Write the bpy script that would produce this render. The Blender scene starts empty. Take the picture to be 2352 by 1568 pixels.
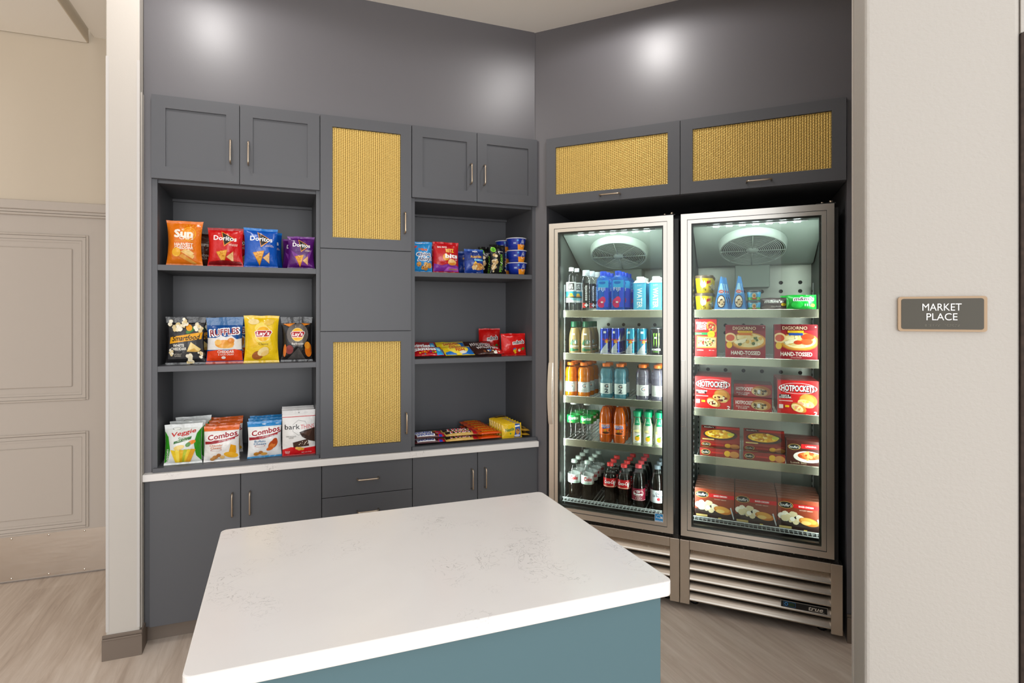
import bpy, bmesh, math, random
from mathutils import noise, Vector, Matrix
S = bpy.context.scene
COL = S.collection
PI = math.pi
# ------------------------------------------------------------------ camera, world, lights, exposure
cam = bpy.data.objects.new('camera', bpy.data.cameras.new('camera'))
COL.objects.link(cam)
cam.location = (0, 0, 1.5)
cam.rotation_euler = (PI / 2, 0, 0)
cam.data.sensor_width = 36
cam.data.lens = 36 * 1266 / 2352
cam.data.shift_x = (1176 - 1100) / 2352
cam.data.shift_y = (724 - 784) / 2352
cam.data.clip_start = 0.05
S.camera = cam
S.view_settings.view_transform = 'Standard'
S.view_settings.look = 'None'
S.view_settings.gamma = 1
S.view_settings.use_curve_mapping = False
S.view_settings.exposure = 0.0
try:
    S.cycles.transparent_max_bounces = 24
except Exception:
    pass
W = bpy.data.worlds.new('world')
S.world = W
W.use_nodes = True
W.node_tree.nodes['Background'].inputs[0].default_value = (0.97, 0.985, 1.0, 1)
W.node_tree.nodes['Background'].inputs[1].default_value = 1.32
CEIL = 3.126
DOWNLIGHTS = [(-1.12, 2.07, 25), (0.695, 2.48, 25)]
# added frontal fill brightening the shelf bays, made up as a lobby window's daylight
sun = bpy.data.lights.new('added_lobby_fill', 'AREA'); sun.shape = 'RECTANGLE'; sun.size = 4.6; sun.size_y = 2.5; sun.energy = 168; sun.color = (0.98, 0.99, 1.0)
so = bpy.data.objects.new('added_lobby_fill', sun); COL.objects.link(so); so.location = (1.7, -4.45, 1.55); so.rotation_euler = (PI / 2, 0, 0)
# wall directions: A is the snack wall, B the cooler wall (135 degrees apart)
TA = math.radians(19.89)
TB = math.radians(-25.11)

def world(fr, s, d):
    t = TA if fr == 'A' else TB
    return (s * math.cos(t) - d * math.sin(t), s * math.sin(t) + d * math.cos(t))

# ------------------------------------------------------------------ materials
MATS = {}
def lin(c):
    if isinstance(c, str):
        c = tuple(int(c[i:i + 2], 16) for i in (1, 3, 5))
    return tuple(((v / 255) / 12.92 if v / 255 <= 0.04045 else ((v / 255 + 0.055) / 1.055) ** 2.4) for v in c) + (1,)

def mat(name, col='#808080', rough=0.5, metal=0.0, spec=0.5, emit=None, estr=0, coat=0.0):
    if name in MATS:
        return MATS[name]
    m = bpy.data.materials.new(name)
    m.use_nodes = True
    b = m.node_tree.nodes['Principled BSDF']
    b.inputs['Base Color'].default_value = lin(col)
    b.inputs['Roughness'].default_value = rough
    b.inputs['Metallic'].default_value = metal
    b.inputs['Specular IOR Level'].default_value = spec
    b.inputs['Coat Weight'].default_value = coat
    b.inputs['Coat Roughness'].default_value = 0.12
    if emit:
        b.inputs['Emission Color'].default_value = lin(emit)
        b.inputs['Emission Strength'].default_value = estr
    MATS[name] = m
    return m

def nodes_of(m):
    nt = m.node_tree
    return nt, nt.nodes, nt.links, nt.nodes['Principled BSDF']

def add_noise_bump(m, scale, strength, dist=0.002, stretch=None, detail=3, rough_var=None, col_var=None):
    """fine procedural relief and slight tone variation"""
    nt, N, L, b = nodes_of(m)
    tc = N.new('ShaderNodeTexCoord')
    mp = N.new('ShaderNodeMapping')
    if stretch:
        mp.inputs['Scale'].default_value = stretch
    nz = N.new('ShaderNodeTexNoise')
    nz.inputs['Scale'].default_value = scale
    nz.inputs['Detail'].default_value = detail
    L.new(tc.outputs['Object'], mp.inputs[0])
    L.new(mp.outputs[0], nz.inputs['Vector'])
    if strength:
        bp = N.new('ShaderNodeBump')
        bp.inputs['Strength'].default_value = strength
        bp.inputs['Distance'].default_value = dist
        L.new(nz.outputs['Fac'], bp.inputs['Height'])
        L.new(bp.outputs[0], b.inputs['Normal'])
    if rough_var:
        mr = N.new('ShaderNodeMapRange')
        mr.inputs['To Min'].default_value, mr.inputs['To Max'].default_value = rough_var
        L.new(nz.outputs['Fac'], mr.inputs['Value'])
        L.new(mr.outputs[0], b.inputs['Roughness'])
    if col_var:
        mx = N.new('ShaderNodeMix')
        mx.data_type = 'RGBA'
        mx.inputs['A'].default_value = lin(col_var[0])
        mx.inputs['B'].default_value = lin(col_var[1])
        L.new(nz.outputs['Fac'], mx.inputs['Factor'])
        L.new(mx.outputs['Result'], b.inputs['Base Color'])
    return m

CAB = mat('cabinet grey satin', '#57585c', 0.42, spec=0.45)
WALLG = add_noise_bump(mat('wall grey paint', '#5e5c60', 0.42, spec=0.8), 220, 0.12, 0.001)
WHITE = add_noise_bump(mat('wall white paint', '#b8b3ac', 0.75, spec=0.25), 120, 0.35, 0.003, detail=2)
STUB = add_noise_bump(mat('stub wall white paint', '#c7c1b9', 0.8, spec=0.2), 90, 0.12, 0.002)
CEILM = mat('ceiling cream paint', '#fdf9f2', 0.85, spec=0.2)
CORR = mat('corridor cream paint', '#d3c7b5', 0.8, spec=0.2)
TAUPE = mat('taupe vinyl base', '#7a6d62', 0.55, spec=0.35)
DOORM = mat('door greige paint', '#c0b6ac', 0.5, spec=0.35)
NICKEL = mat('satin nickel', '#c9b8a4', 0.28, 1.0)
STEEL = add_noise_bump(mat('brushed stainless', '#d6ccc0', 0.3, 1.0), 60, 0.015, 0.0004, stretch=(1, 1, 60), rough_var=(0.22, 0.3))
ALU = mat('anodised frame', '#f0ebe3', 0.22, 1.0)
KICK = add_noise_bump(mat('kick plate steel', '#d6ccc1', 0.3, 1.0), 14, 0.1, 0.001, stretch=(0.5, 1, 6), rough_var=(0.24, 0.4))
BLACK = mat('black plastic', '#0d0d0e', 0.45)
DARKMET = mat('charcoal cooler skin', '#1b1a1a', 0.4)
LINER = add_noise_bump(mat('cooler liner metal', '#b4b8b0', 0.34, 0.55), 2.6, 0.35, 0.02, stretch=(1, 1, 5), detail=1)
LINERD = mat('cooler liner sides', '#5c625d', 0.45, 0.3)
PLAST = mat('evaporator plastic', '#98a49c', 0.5, spec=0.4)
RACK = mat('coated rack wire', '#c3c7c8', 0.4, spec=0.5)
RAIL = mat('polished price rail', '#cfcbb8', 0.18, 0.9)
BRASS = mat('brass wire', '#f2cf78', 0.35, 0.35)
BRASSB = mat('brass mesh backing', '#9a7634', 0.6)
TEAL = mat('island teal paint', '#526e75', 0.5, spec=0.4)
SIGNP = mat('sign olive plate', '#48443a', 0.45, spec=0.3)
SIGNF = mat('sign tan frame', '#a98f72', 0.45, spec=0.3)
WHT = mat('white print', '#f4f2ee', 0.5)
STONE = add_noise_bump(mat('dark casing', '#3d3431', 0.6), 60, 0.5, 0.003, col_var=('#1c1a1a', '#5a4940'))

def quartz():
    m = mat('veined quartz', '#d8d0c8', 0.2, spec=0.5)
    nt, N, L, b = nodes_of(m)
    tc = N.new('ShaderNodeTexCoord')
    n1 = N.new('ShaderNodeTexNoise'); n1.inputs['Scale'].default_value = 3.2; n1.inputs['Detail'].default_value = 6
    n1.inputs['Distortion'].default_value = 1.4
    n2 = N.new('ShaderNodeTexNoise'); n2.inputs['Scale'].default_value = 16; n2.inputs['Detail'].default_value = 5
    n2.inputs['Distortion'].default_value = 2.6
    n3 = N.new('ShaderNodeTexNoise'); n3.inputs['Scale'].default_value = 5.5; n3.inputs['Detail'].default_value = 2
    for n in (n1, n2, n3):
        L.new(tc.outputs['Object'], n.inputs['Vector'])
    def thin(src, w):
        a = N.new('ShaderNodeMath'); a.operation = 'SUBTRACT'; a.inputs[1].default_value = 0.5
        L.new(src, a.inputs[0])
        c = N.new('ShaderNodeMath'); c.operation = 'ABSOLUTE'; L.new(a.outputs[0], c.inputs[0])
        r = N.new('ShaderNodeMapRange'); r.inputs['From Min'].default_value = 0.0; r.inputs['From Max'].default_value = w
        r.inputs['To Min'].default_value = 1; r.inputs['To Max'].default_value = 0
        L.new(c.outputs[0], r.inputs['Value'])
        return r.outputs[0]
    v = thin(n2.outputs['Fac'], 0.012)
    msk = N.new('ShaderNodeMapRange'); msk.inputs['From Min'].default_value = 0.55; msk.inputs['From Max'].default_value = 0.66
    L.new(n3.outputs['Fac'], msk.inputs['Value'])
    mu = N.new('ShaderNodeMath'); mu.operation = 'MULTIPLY'
    L.new(v, mu.inputs[0]); L.new(msk.outputs[0], mu.inputs[1])
    mu2 = N.new('ShaderNodeMath'); mu2.operation = 'MULTIPLY'; mu2.inputs[1].default_value = 0.55
    L.new(mu.outputs[0], mu2.inputs[0])
    base = N.new('ShaderNodeMix'); base.data_type = 'RGBA'
    base.inputs['A'].default_value = lin('#e9e4e0'); base.inputs['B'].default_value = lin('#f2eeea')
    L.new(n1.outputs['Fac'], base.inputs['Factor'])
    mx = N.new('ShaderNodeMix'); mx.data_type = 'RGBA'
    mx.inputs['B'].default_value = lin('#7b7672')
    L.new(base.outputs['Result'], mx.inputs['A']); L.new(mu2.outputs[0], mx.inputs['Factor'])
    L.new(mx.outputs['Result'], b.inputs['Base Color'])
    return m
QUARTZ = quartz()

def floor_mat():
    m = mat('pale oak vinyl plank', '#a08a79', 0.5, spec=0.35)
    nt, N, L, b = nodes_of(m)
    tc = N.new('ShaderNodeTexCoord')
    mp = N.new('ShaderNodeMapping'); mp.inputs['Rotation'].default_value = (0, 0, -TA)
    L.new(tc.outputs['Object'], mp.inputs[0])
    st = N.new('ShaderNodeMapping'); st.inputs['Scale'].default_value = (1, 0.09, 1)
    L.new(mp.outputs[0], st.inputs[0])
    br = N.new('ShaderNodeTexBrick')
    br.offset = 0.37
    br.inputs['Scale'].default_value = 1.0
    br.inputs['Brick Width'].default_value = 1.22
    br.inputs['Row Height'].default_value = 0.18
    br.inputs['Mortar Size'].default_value = 0.0009
    br.inputs['Mortar Smooth'].default_value = 0.4
    rot = N.new('ShaderNodeMapping'); rot.inputs['Rotation'].default_value = (0, 0, PI / 2)
    L.new(mp.outputs[0], rot.inputs[0]); L.new(rot.outputs[0], br.inputs['Vector'])
    br.inputs['Color1'].default_value = (0.35, 0.35, 0.35, 1); br.inputs['Color2'].default_value = (0.65, 0.65, 0.65, 1)
    br.inputs['Mortar'].default_value = (0.3, 0.3, 0.3, 1)
    n1 = N.new('ShaderNodeTexNoise'); n1.inputs['Scale'].default_value = 30; n1.inputs['Detail'].default_value = 8; n1.inputs['Distortion'].default_value = 1.2
    n1.inputs['Roughness'].default_value = 0.62
    L.new(st.outputs[0], n1.inputs['Vector'])
    n2 = N.new('ShaderNodeTexNoise'); n2.inputs['Scale'].default_value = 6; n2.inputs['Detail'].default_value = 4; n2.inputs['Distortion'].default_value = 2
    L.new(st.outputs[0], n2.inputs['Vector'])
    a = N.new('ShaderNodeMath'); a.operation = 'MULTIPLY_ADD'; a.inputs[1].default_value = 0.55
    L.new(n1.outputs['Fac'], a.inputs[0])
    h = N.new('ShaderNodeMath'); h.operation = 'MULTIPLY'; h.inputs[1].default_value = 0.45; L.new(n2.outputs['Fac'], h.inputs[0])
    L.new(h.outputs[0], a.inputs[2])
    c = N.new('ShaderNodeMath'); c.operation = 'MULTIPLY_ADD'; c.inputs[1].default_value = 0.22
    L.new(br.outputs['Color'], c.inputs[0]); L.new(a.outputs[0], c.inputs[2])
    cr = N.new('ShaderNodeValToRGB')
    e = cr.color_ramp.elements
    e[0].position = 0.42; e[0].color = lin('#b5a293')
    e[1].position = 0.78; e[1].color = lin('#ded0c3')
    x = e.new(0.58); x.color = lin('#cbbaab')
    L.new(c.outputs[0], cr.inputs[0]); L.new(cr.outputs[0], b.inputs['Base Color'])
    bp = N.new('ShaderNodeBump'); bp.inputs['Strength'].default_value = 0.12; bp.inputs['Distance'].default_value = 0.001
    L.new(a.outputs[0], bp.inputs['Height']); L.new(bp.outputs[0], b.inputs['Normal'])
    return m
FLOOR = floor_mat()

def clear(name, tint='#ffffff', gloss=0.04, rough=0.03, body=None, amount=0.0):
    """clear plastic or glass: tinted see-through mixed with a Fresnel gloss, and optionally some body colour"""
    if name in MATS:
        return MATS[name]
    m = bpy.data.materials.new(name); m.use_nodes = True
    N, L = m.node_tree.nodes, m.node_tree.links
    N.clear()
    out = N.new('ShaderNodeOutputMaterial')
    tr = N.new('ShaderNodeBsdfTransparent'); tr.inputs[0].default_value = lin(tint)
    src = tr.outputs[0]
    if body:
        pb = N.new('ShaderNodeBsdfPrincipled')
        pb.inputs['Base Color'].default_value = lin(body); pb.inputs['Roughness'].default_value = 0.2
        mb = N.new('ShaderNodeMixShader'); mb.inputs[0].default_value = amount
        L.new(src, mb.inputs[1]); L.new(pb.outputs[0], mb.inputs[2]); src = mb.outputs[0]
    gl = N.new('ShaderNodeBsdfGlossy'); gl.inputs['Roughness'].default_value = rough
    fr = N.new('ShaderNodeLayerWeight'); fr.inputs['Blend'].default_value = 0.5
    pw = N.new('ShaderNodeMath'); pw.operation = 'POWER'; pw.inputs[1].default_value = 3.5
    L.new(fr.outputs['Facing'], pw.inputs[0])
    ad = N.new('ShaderNodeMath'); ad.operation = 'MULTIPLY_ADD'; ad.inputs[1].default_value = 0.6; ad.inputs[2].default_value = gloss; ad.use_clamp = True
    L.new(pw.outputs[0], ad.inputs[0])
    mx = N.new('ShaderNodeMixShader')
    L.new(ad.outputs[0], mx.inputs[0]); L.new(src, mx.inputs[1]); L.new(gl.outputs[0], mx.inputs[2])
    L.new(mx.outputs[0], out.inputs[0])
    MATS[name] = m
    return m
PANE = clear('cooler door glass', '#e9efeb', 0.03, 0.0)
PET = clear('clear bottle plastic', '#fdfefe', 0.03, 0.05)

def film(col, rough=0.3, crinkle=False):
    """printed packaging film of one flat colour, crinkled on bags"""
    k = 'film %s %.2f%s' % (col, rough, ' bag' if crinkle else '')
    if k in MATS: return MATS[k]
    m = mat(k, col, rough, spec=0.5, coat=0.25)
    return add_noise_bump(m, 30, 0.85, 0.006, detail=2) if crinkle else m
def ink(col, crinkle=False):
    k = 'ink %s%s' % (col, ' bag' if crinkle else '')
    if k in MATS: return MATS[k]
    m = mat(k, col, 0.3 if crinkle else 0.38, spec=0.45)
    return add_noise_bump(m, 30, 0.85, 0.006, detail=2) if crinkle else m

# ------------------------------------------------------------------ mesh building
class MB:
    def __init__(self):
        self.v, self.f, self.m, self.mats, self.sm = [], [], [], [], []
    def mi(self, m):
        if m not in self.mats:
            self.mats.append(m)
        return self.mats.index(m)
    def add(self, vs, fs, m, smooth=False):
        o = len(self.v); k = self.mi(m)
        self.v += [tuple(p) for p in vs]
        for f in fs:
            self.f.append(tuple(i + o for i in f)); self.m.append(k); self.sm.append(smooth)
        return self
    def box(self, x0, x1, y0, y1, z0, z1, m, bev=0.0, seg=1):
        if bev <= 0:
            vs = [(x, y, z) for z in (z0, z1) for y in (y0, y1) for x in (x0, x1)]
            fs = [(0, 2, 3, 1), (4, 5, 7, 6), (0, 1, 5, 4), (2, 6, 7, 3), (0, 4, 6, 2), (1, 3, 7, 5)]
            return self.add(vs, fs, m)
        bm = bmesh.new()
        bmesh.ops.create_cube(bm, size=1)
        for v in bm.verts:
            v.co = ((x0 + x1) / 2 + v.co.x * (x1 - x0), (y0 + y1) / 2 + v.co.y * (y1 - y0), (z0 + z1) / 2 + v.co.z * (z1 - z0))
        bmesh.ops.bevel(bm, geom=bm.edges[:], offset=bev, segments=seg, affect='EDGES', profile=0.5)
        self.bm(bm, m); bm.free()
        return self
    def bm(self, bm, m, smooth=False):
        bm.verts.index_update()
        return self.add([v.co[:] for v in bm.verts], [[v.index for v in f.verts] for f in bm.faces], m, smooth)
    def frame(self, x0, x1, z0, z1, w, y0, y1, m, wb=None, wt=None, bev=0.0):
        wb = w if wb is None else wb; wt = w if wt is None else wt
        self.box(x0, x0 + w, y0, y1, z0, z1, m, bev); self.box(x1 - w, x1, y0, y1, z0, z1, m, bev)
        self.box(x0 + w, x1 - w, y0, y1, z0, z0 + wb, m, bev); self.box(x0 + w, x1 - w, y0, y1, z1 - wt, z1, m, bev)
        return self
    def tube(self, path, r, m, n=8, cap=True):
        path = [Vector(p) for p in path]; rings = []
        up = Vector((0, 0, 1))
        prev = None
        for i, p in enumerate(path):
            t = (path[min(i + 1, len(path) - 1)] - path[max(i - 1, 0)]).normalized()
            if prev is None:
                a = up if abs(t.z) < 0.9 else Vector((1, 0, 0))
                nx = t.cross(a).normalized()
            else:
                nx = (prev - t * prev.dot(t)).normalized()
            ny = t.cross(nx); prev = nx
            rings.append([p + (nx * math.cos(2 * PI * k / n) + ny * math.sin(2 * PI * k / n)) * r for k in range(n)])
        vs = [q[:] for rr in rings for q in rr]
        fs = [(i * n + k, i * n + (k + 1) % n, (i + 1) * n + (k + 1) % n, (i + 1) * n + k) for i in range(len(path) - 1) for k in range(n)]
        if cap:
            fs += [tuple(range(n))[::-1], tuple((len(path) - 1) * n + k for k in range(n))]
        return self.add(vs, fs, m, True)
    def lathe(self, prof, m, n=20, c=(0, 0, 0), power=2.0, caps=True, a0=0, a1=2 * PI):
        """prof: (r, z) list; power > 2 squares the section off"""
        full = abs(a1 - a0 - 2 * PI) < 1e-6
        cnt = n if full else n + 1
        vs = []
        for r, z in prof:
            for k in range(cnt):
                t = a0 + (a1 - a0) * k / n
                cx, sy = math.cos(t), math.sin(t)
                if power != 2.0:
                    q = (abs(cx) ** power + abs(sy) ** power) ** (-1 / power)
                    cx, sy = cx * q, sy * q
                vs.append((c[0] + r * cx, c[1] + r * sy, c[2] + z))
        fs = []
        for i in range(len(prof) - 1):
            for k in range(n):
                k2 = (k + 1) % cnt
                fs.append((i * cnt + k, i * cnt + k2, (i + 1) * cnt + k2, (i + 1) * cnt + k))
        if caps and full:
            if prof[0][0] > 1e-6: fs.append(tuple(range(cnt))[::-1])
            if prof[-1][0] > 1e-6: fs.append(tuple((len(prof) - 1) * cnt + k for k in range(cnt)))
        return self.add(vs, fs, m, True)
    def mesh(self, name):
        me = bpy.data.meshes.new(name)
        me.from_pydata(self.v, [], self.f)
        for m in self.mats:
            me.materials.append(m)
        me.polygons.foreach_set('material_index', self.m)
        me.polygons.foreach_set('use_smooth', self.sm)
        me.update()
        return me

def link(name, data, parent=None, loc=None, rot=None):
    o = bpy.data.objects.new(name, data); COL.objects.link(o)
    if parent: o.parent = parent
    if loc: o.location = loc
    if rot: o.rotation_euler = rot
    return o
def part(name, mb, parent, label=None, kind=None):
    o = link(name, mb.mesh(name) if isinstance(mb, MB) else mb, parent)
    if label: o['label'] = label
    if kind: o['kind'] = kind
    return o
def thing(name, label, cat, fr, s, d, z, yaw=0.0, tilt=0.0, group=None):
    x, y = world(fr, s, d)
    o = link(name, None, None, (x, y, z), (tilt, 0, (TA if fr == 'A' else TB) + yaw))
    o.empty_display_size = 0.05
    o['label'] = label; o['category'] = cat
    if group: o['group'] = group
    return o
def struct(name, mb, fr=None, parent=None, label=None):
    o = link(name, mb.mesh(name), parent, None, (0, 0, TA if fr == 'A' else TB if fr == 'B' else 0))
    if not parent: o['kind'] = 'structure'
    if label: o['label'] = label
    return o

# ------------------------------------------------------------------ room shell
struct('floor', MB().box(-6, 5, -5, 6, -0.05, 0, FLOOR), label='pale taupe oak-look plank floor')
# ceiling over the market corner and the main room; a lower corridor ceiling steps down left of the stub wall
mb = MB(); mb.box(-1.02, 3.6, 0.8, 5.2, CEIL, CEIL + 0.06, CEILM)
struct('ceiling', mb, 'A', label='cream painted ceiling')
mb = MB(); mb.box(-4.0, -1.052, 1.2, 3.79, 3.085, 3.14, CEILM); mb.box(-1.052, -1.046, 1.2, 3.79, 3.085, 3.26, CORR)
struct('ceiling_corridor', mb, 'A', label='lower cream ceiling over the corridor')
# wall A: strip above the cabinets, narrow strip beside them, closing wall behind
struct('wall_left', MB().box(-0.58, 1.3795, 2.873, 2.95, 2.497, CEIL, WALLG), 'A', label='dark grey wall above the snack shelves')
struct('wall_left_strip', MB().box(-0.58, -0.549, 2.873, 2.95, 0.784, 2.497, WALLG), 'A', label='narrow grey wall strip beside the snack shelves')
struct('wall_behind_shelves', MB().box(-0.58, 1.42, 3.30, 3.36, 0, CEIL, WALLG), 'A')
# wall B: above the cooler cabinets, corner strip, right strip, and the recess the coolers stand in
struct('wall_back', MB().box(-1.0575, 0.80, 3.012, 3.09, 2.502, CEIL, WALLG), 'B', label='dark grey wall above the two glass-door coolers')
struct('wall_corner_strip', MB().box(-1.0575, -0.985, 3.012, 3.06, 0, 2.502, WALLG), 'B', label='grey wall strip in the corner left of the coolers')
struct('wall_right_strip', MB().box(0.456, 0.80, 3.012, 3.06, 0, 2.502, WALLG), 'B', label='grey wall strip right of the freezer')
struct('wall_recess_left', MB().box(-1.005, -0.985, 3.06, 3.80, 0, 2.4, CAB), 'B')
struct('wall_recess_right', MB().box(0.456, 0.476, 3.06, 3.80, 0, 2.4, CAB), 'B')
struct('wall_recess_back', MB().box(-1.005, 0.476, 3.80, 3.84, 0, 2.4, CAB), 'B')
mb = MB(); mb.box(0.80, 0.86, 1.76, 3.09, 0, CEIL, WALLG)
struct('wall_alcove', mb, 'B', label='grey side wall of the market alcove')
# right white wall with rounded left end
mb = MB(); mb.box(0.2785, 0.5637, 1.6, 1.742, 0, CEIL, WHITE, 0.010, 3); mb.box(0.2775, 0.2785 + 0.3, 1.7425, 1.76, 0, CEIL, STUB)
struct('wall_right', mb, 'B', label='white textured wall carrying the room sign')
mb = MB(); mb.box(0.5637, 0.80, 1.594, 1.76, 0, 2.12, STONE, 0.003); mb.box(0.5637, 0.80, 1.6, 1.76, 2.12, CEIL, WHITE)
struct('trim_1', mb, 'B', label='dark mottled casing at the end of the white wall')
# stub wall between corridor and snack wall
mb = MB(); mb.box(-0.711, -0.583, 2.81, 3.79, 0.0, 3.4, STUB, 0.004, 2)
mb.box(-0.5835, -0.5785, 2.832, 2.872, 0.0, 2.498, STUB)
struct('wall_stub', mb, 'A', label='narrow white end wall left of the snack shelves')
mb = MB(); mb.box(-0.7115, -0.7, 2.8085, 2.8105, 0.12, 2.63, mat('corner guard', '#c9c5c1', 0.4), 0)
mb.box(-0.594, -0.5825, 2.8085, 2.8105, 0.12, 2.63, MATS['corner guard'])
struct('trim_2', mb, 'A', label='pale plastic corner guards on the white end wall')
def base_profile(mb, x0, x1, y, h=0.108, t=0.011):
    mb.box(x0, x1, y - t, y, 0, h - 0.022, TAUPE); mb.box(x0, x1, y - t * 1.25, y, h - 0.022, h - 0.014, TAUPE, 0.002)
    mb.box(x0, x1, y - t * 0.7, y, h - 0.014, h, TAUPE, 0.002)
mb = MB(); base_profile(mb, -0.724, -0.572, 2.81)
mb.box(-0.583, -0.572, 2.81, 2.90, 0, 0.105, TAUPE)
struct('baseboard_left', mb, 'A', label='taupe vinyl baseboard round the white end wall')
mb = MB(); base_profile(mb, 0.456, 0.80, 3.012, 0.13)
struct('baseboard_right', mb, 'B', label='taupe baseboard right of the coolers')
# corridor end wall with a panelled door
mb = MB(); mb.box(-2.6, -0.7, 3.80, 3.88, 2.085, 3.6, CORR); mb.box(-0.96, -0.7, 3.80, 3.88, 0, 2.15, CORR); mb.box(-2.6, -1.95, 3.80, 3.88, 0, 2.15, CORR)
struct('wall_corridor', mb, 'A', label='cream wall above the corridor door')
mb = MB(); mb.box(-4.1, -4.0, -2.0, 3.88, 0, 3.3, CORR)
struct('wall_corridor_left', mb, 'A')
mb = MB(); mb.box(-2.0, -0.90, 3.782, 3.80, 2.098, 2.15, DOORM, 0.003); mb.box(-2.0, -0.90, 3.79, 3.80, 2.082, 2.098, DOORM, 0.002); mb.box(-2.0, -0.90, 3.785, 3.80, 2.066, 2.080, DOORM, 0.003)
mb.box(-2.0, -1.93, 3.782, 3.80, 0, 2.07, DOORM)
struct('trim_3', mb, 'A', label='greige door casing over the corridor door')
dr = link('door_1', None, None, (world('A', -1.42, 3.80)) + (0,), (0, 0, TA)); dr['kind'] = 'structure'; dr['label'] = 'greige panelled corridor door with steel kick plate'
X = lambda s: s + 1.42
mb = MB(); mb.box(X(-1.93), X(-0.935), 0, 0.035, 0.008, 2.09, DOORM)
part('door_leaf', mb, dr)
def panel(z0, z1):
    x0, x1 = X(-1.79), X(-1.046)
    mb = MB()
    mb.frame(x0, x1, z0, z1, 0.012, -0.009, 0, DOORM, bev=0.003)
    mb.frame(x0 + 0.014, x1 - 0.014, z0 + 0.014, z1 - 0.014, 0.018, -0.006, 0, DOORM)
    mb.frame(x0 + 0.034, x1 - 0.034, z0 + 0.034, z1 - 0.034, 0.012, -0.003, 0, DOORM)
    mb.box(x0 + 0.08, x1 - 0.08, -0.006, 0, z0 + 0.08, z1 - 0.08, DOORM, 0.004)
    part('door_panel', mb, dr)
panel(1.008, 1.965); panel(0.268, 0.828)
mb = MB(); mb.box(X(-1.92), X(-0.945), -0.002, 0, 0.012, 0.258, KICK)
kp = part('kick_plate', mb, dr, 'brushed steel kick plate')
riv = MB(); riv.lathe([(0.0062, 0), (0.0055, 0.0015), (0.003, 0.003), (0, 0.0034)], mat('rivet', '#e6e0d6', 0.25, 1.0), 10)
rme = riv.mesh('rivet')
for s in (-1.067, -1.24, -1.414, -1.587, -1.76):
    for z in (0.247, 0.024):
        o = link('rivet', rme, kp, (X(s), -0.002, z), (PI / 2, 0, 0))

# made-up window behind the viewpoint, added to dress the fill light
fr_m = mat('added window frame', '#d8d4cc', 0.5)
mb = MB(); mb.frame(-2.4, 2.4, -1.35, 1.35, 0.1, -0.05, 0.05, fr_m)
for x in (-1.2, 0, 1.2): mb.box(x - 0.03, x + 0.03, -0.04, 0.04, -1.25, 1.25, fr_m)
o = struct('added_window_1', mb, label='made-up lobby window added at the fill light behind the viewpoint'); o.location = (1.7, -4.55, 1.55)
# ------------------------------------------------------------------ cabinets of the snack wall (frame A)
def pull_mesh(L=0.107, out=0.03, r=0.0042):
    mb = MB(); h = L / 2; c = 0.012
    path = [(0, 0, -h)]
    path += [(0, -out + c - c * math.sin(t), -h + 0 + c - c * math.cos(t)) if False else (0, -(out - c) - c * math.sin(t), -h + c - c * math.cos(t)) for t in (0, PI / 8, PI / 4, 3 * PI / 8, PI / 2)]
    path += [(p[0], p[1], -p[2]) for p in path[::-1]]
    mb.tube(path, r, NICKEL, 8)
    return mb.mesh('handle')
PULL = pull_mesh()
def pull(parent, x, y, z, horiz=False):
    return link('handle', PULL, parent, (x, y, z), (0, PI / 2, 0) if horiz else None)

def shaker(parent, x0, x1, z0, z1, hx, hz, g=0.0016):
    x0 += g; x1 -= g; z0 += g; z1 -= g
    mb = MB(); mb.frame(x0, x1, z0, z1, 0.057, -0.02, 0, CAB)
    d = part('door', mb, parent)
    mb = MB(); mb.box(x0 + 0.055, x1 - 0.055, -0.012, -0.002, z0 + 0.055, z1 - 0.055, CAB)
    part('door_panel', mb, d)
    pull(d, hx, -0.02, hz)
    return d
def slab(parent, name, x0, x1, z0, z1, hx=None, hz=None, horiz=False, g=0.0016):
    mb = MB(); mb.box(x0 + g, x1 - g, -0.02, 0, z0 + g, z1 - g, CAB, 0.0012)
    d = part(name, mb, parent)
    if hx is not None: pull(d, hx, -0.02, hz, horiz)
    return d

def woven(w, h, px=0.0108, pz=0.0064):
    """plain weave of round wires, vertical warp and horizontal weft crimped over each other"""
    mb = MB()
    nx, nz = int(w / px), int(h / pz)
    px, pz = w / nx, h / nz
    n = 4
    def wire(pts, r, axis):
        vs, fs = [], []
        for p in pts:
            for k in range(n):
                a = 2 * PI * (k + 0.5) / n
                if axis == 'z': vs.append((p[0] + r * math.cos(a), p[1] + r * math.sin(a) * 0.8, p[2]))
                else: vs.append((p[0], p[1] + r * math.sin(a) * 0.8, p[2] + r * math.cos(a)))
        for i in range(len(pts) - 1):
            for k in range(n):
                fs.append((i * n + k, i * n + (k + 1) % n, (i + 1) * n + (k + 1) % n, (i + 1) * n + k))
        mb.add(vs, fs, BRASS, True)
    for i in range(nx):
        x = (i + 0.5) * px
        wire([(x, (-1) ** (i + j) * 0.0016, (j + 0.5) * pz) for j in range(nz)], 0.0034, 'z')
    for j in range(nz):
        z = (j + 0.5) * pz
        wire([(i * px / 2, -((-1) ** ((i - 1) // 2 + j)) * 0.0016 if i % 2 else 0, z) for i in range(2 * nx + 1)], 0.0026, 'x')
    return mb
MESHES = {}
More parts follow.
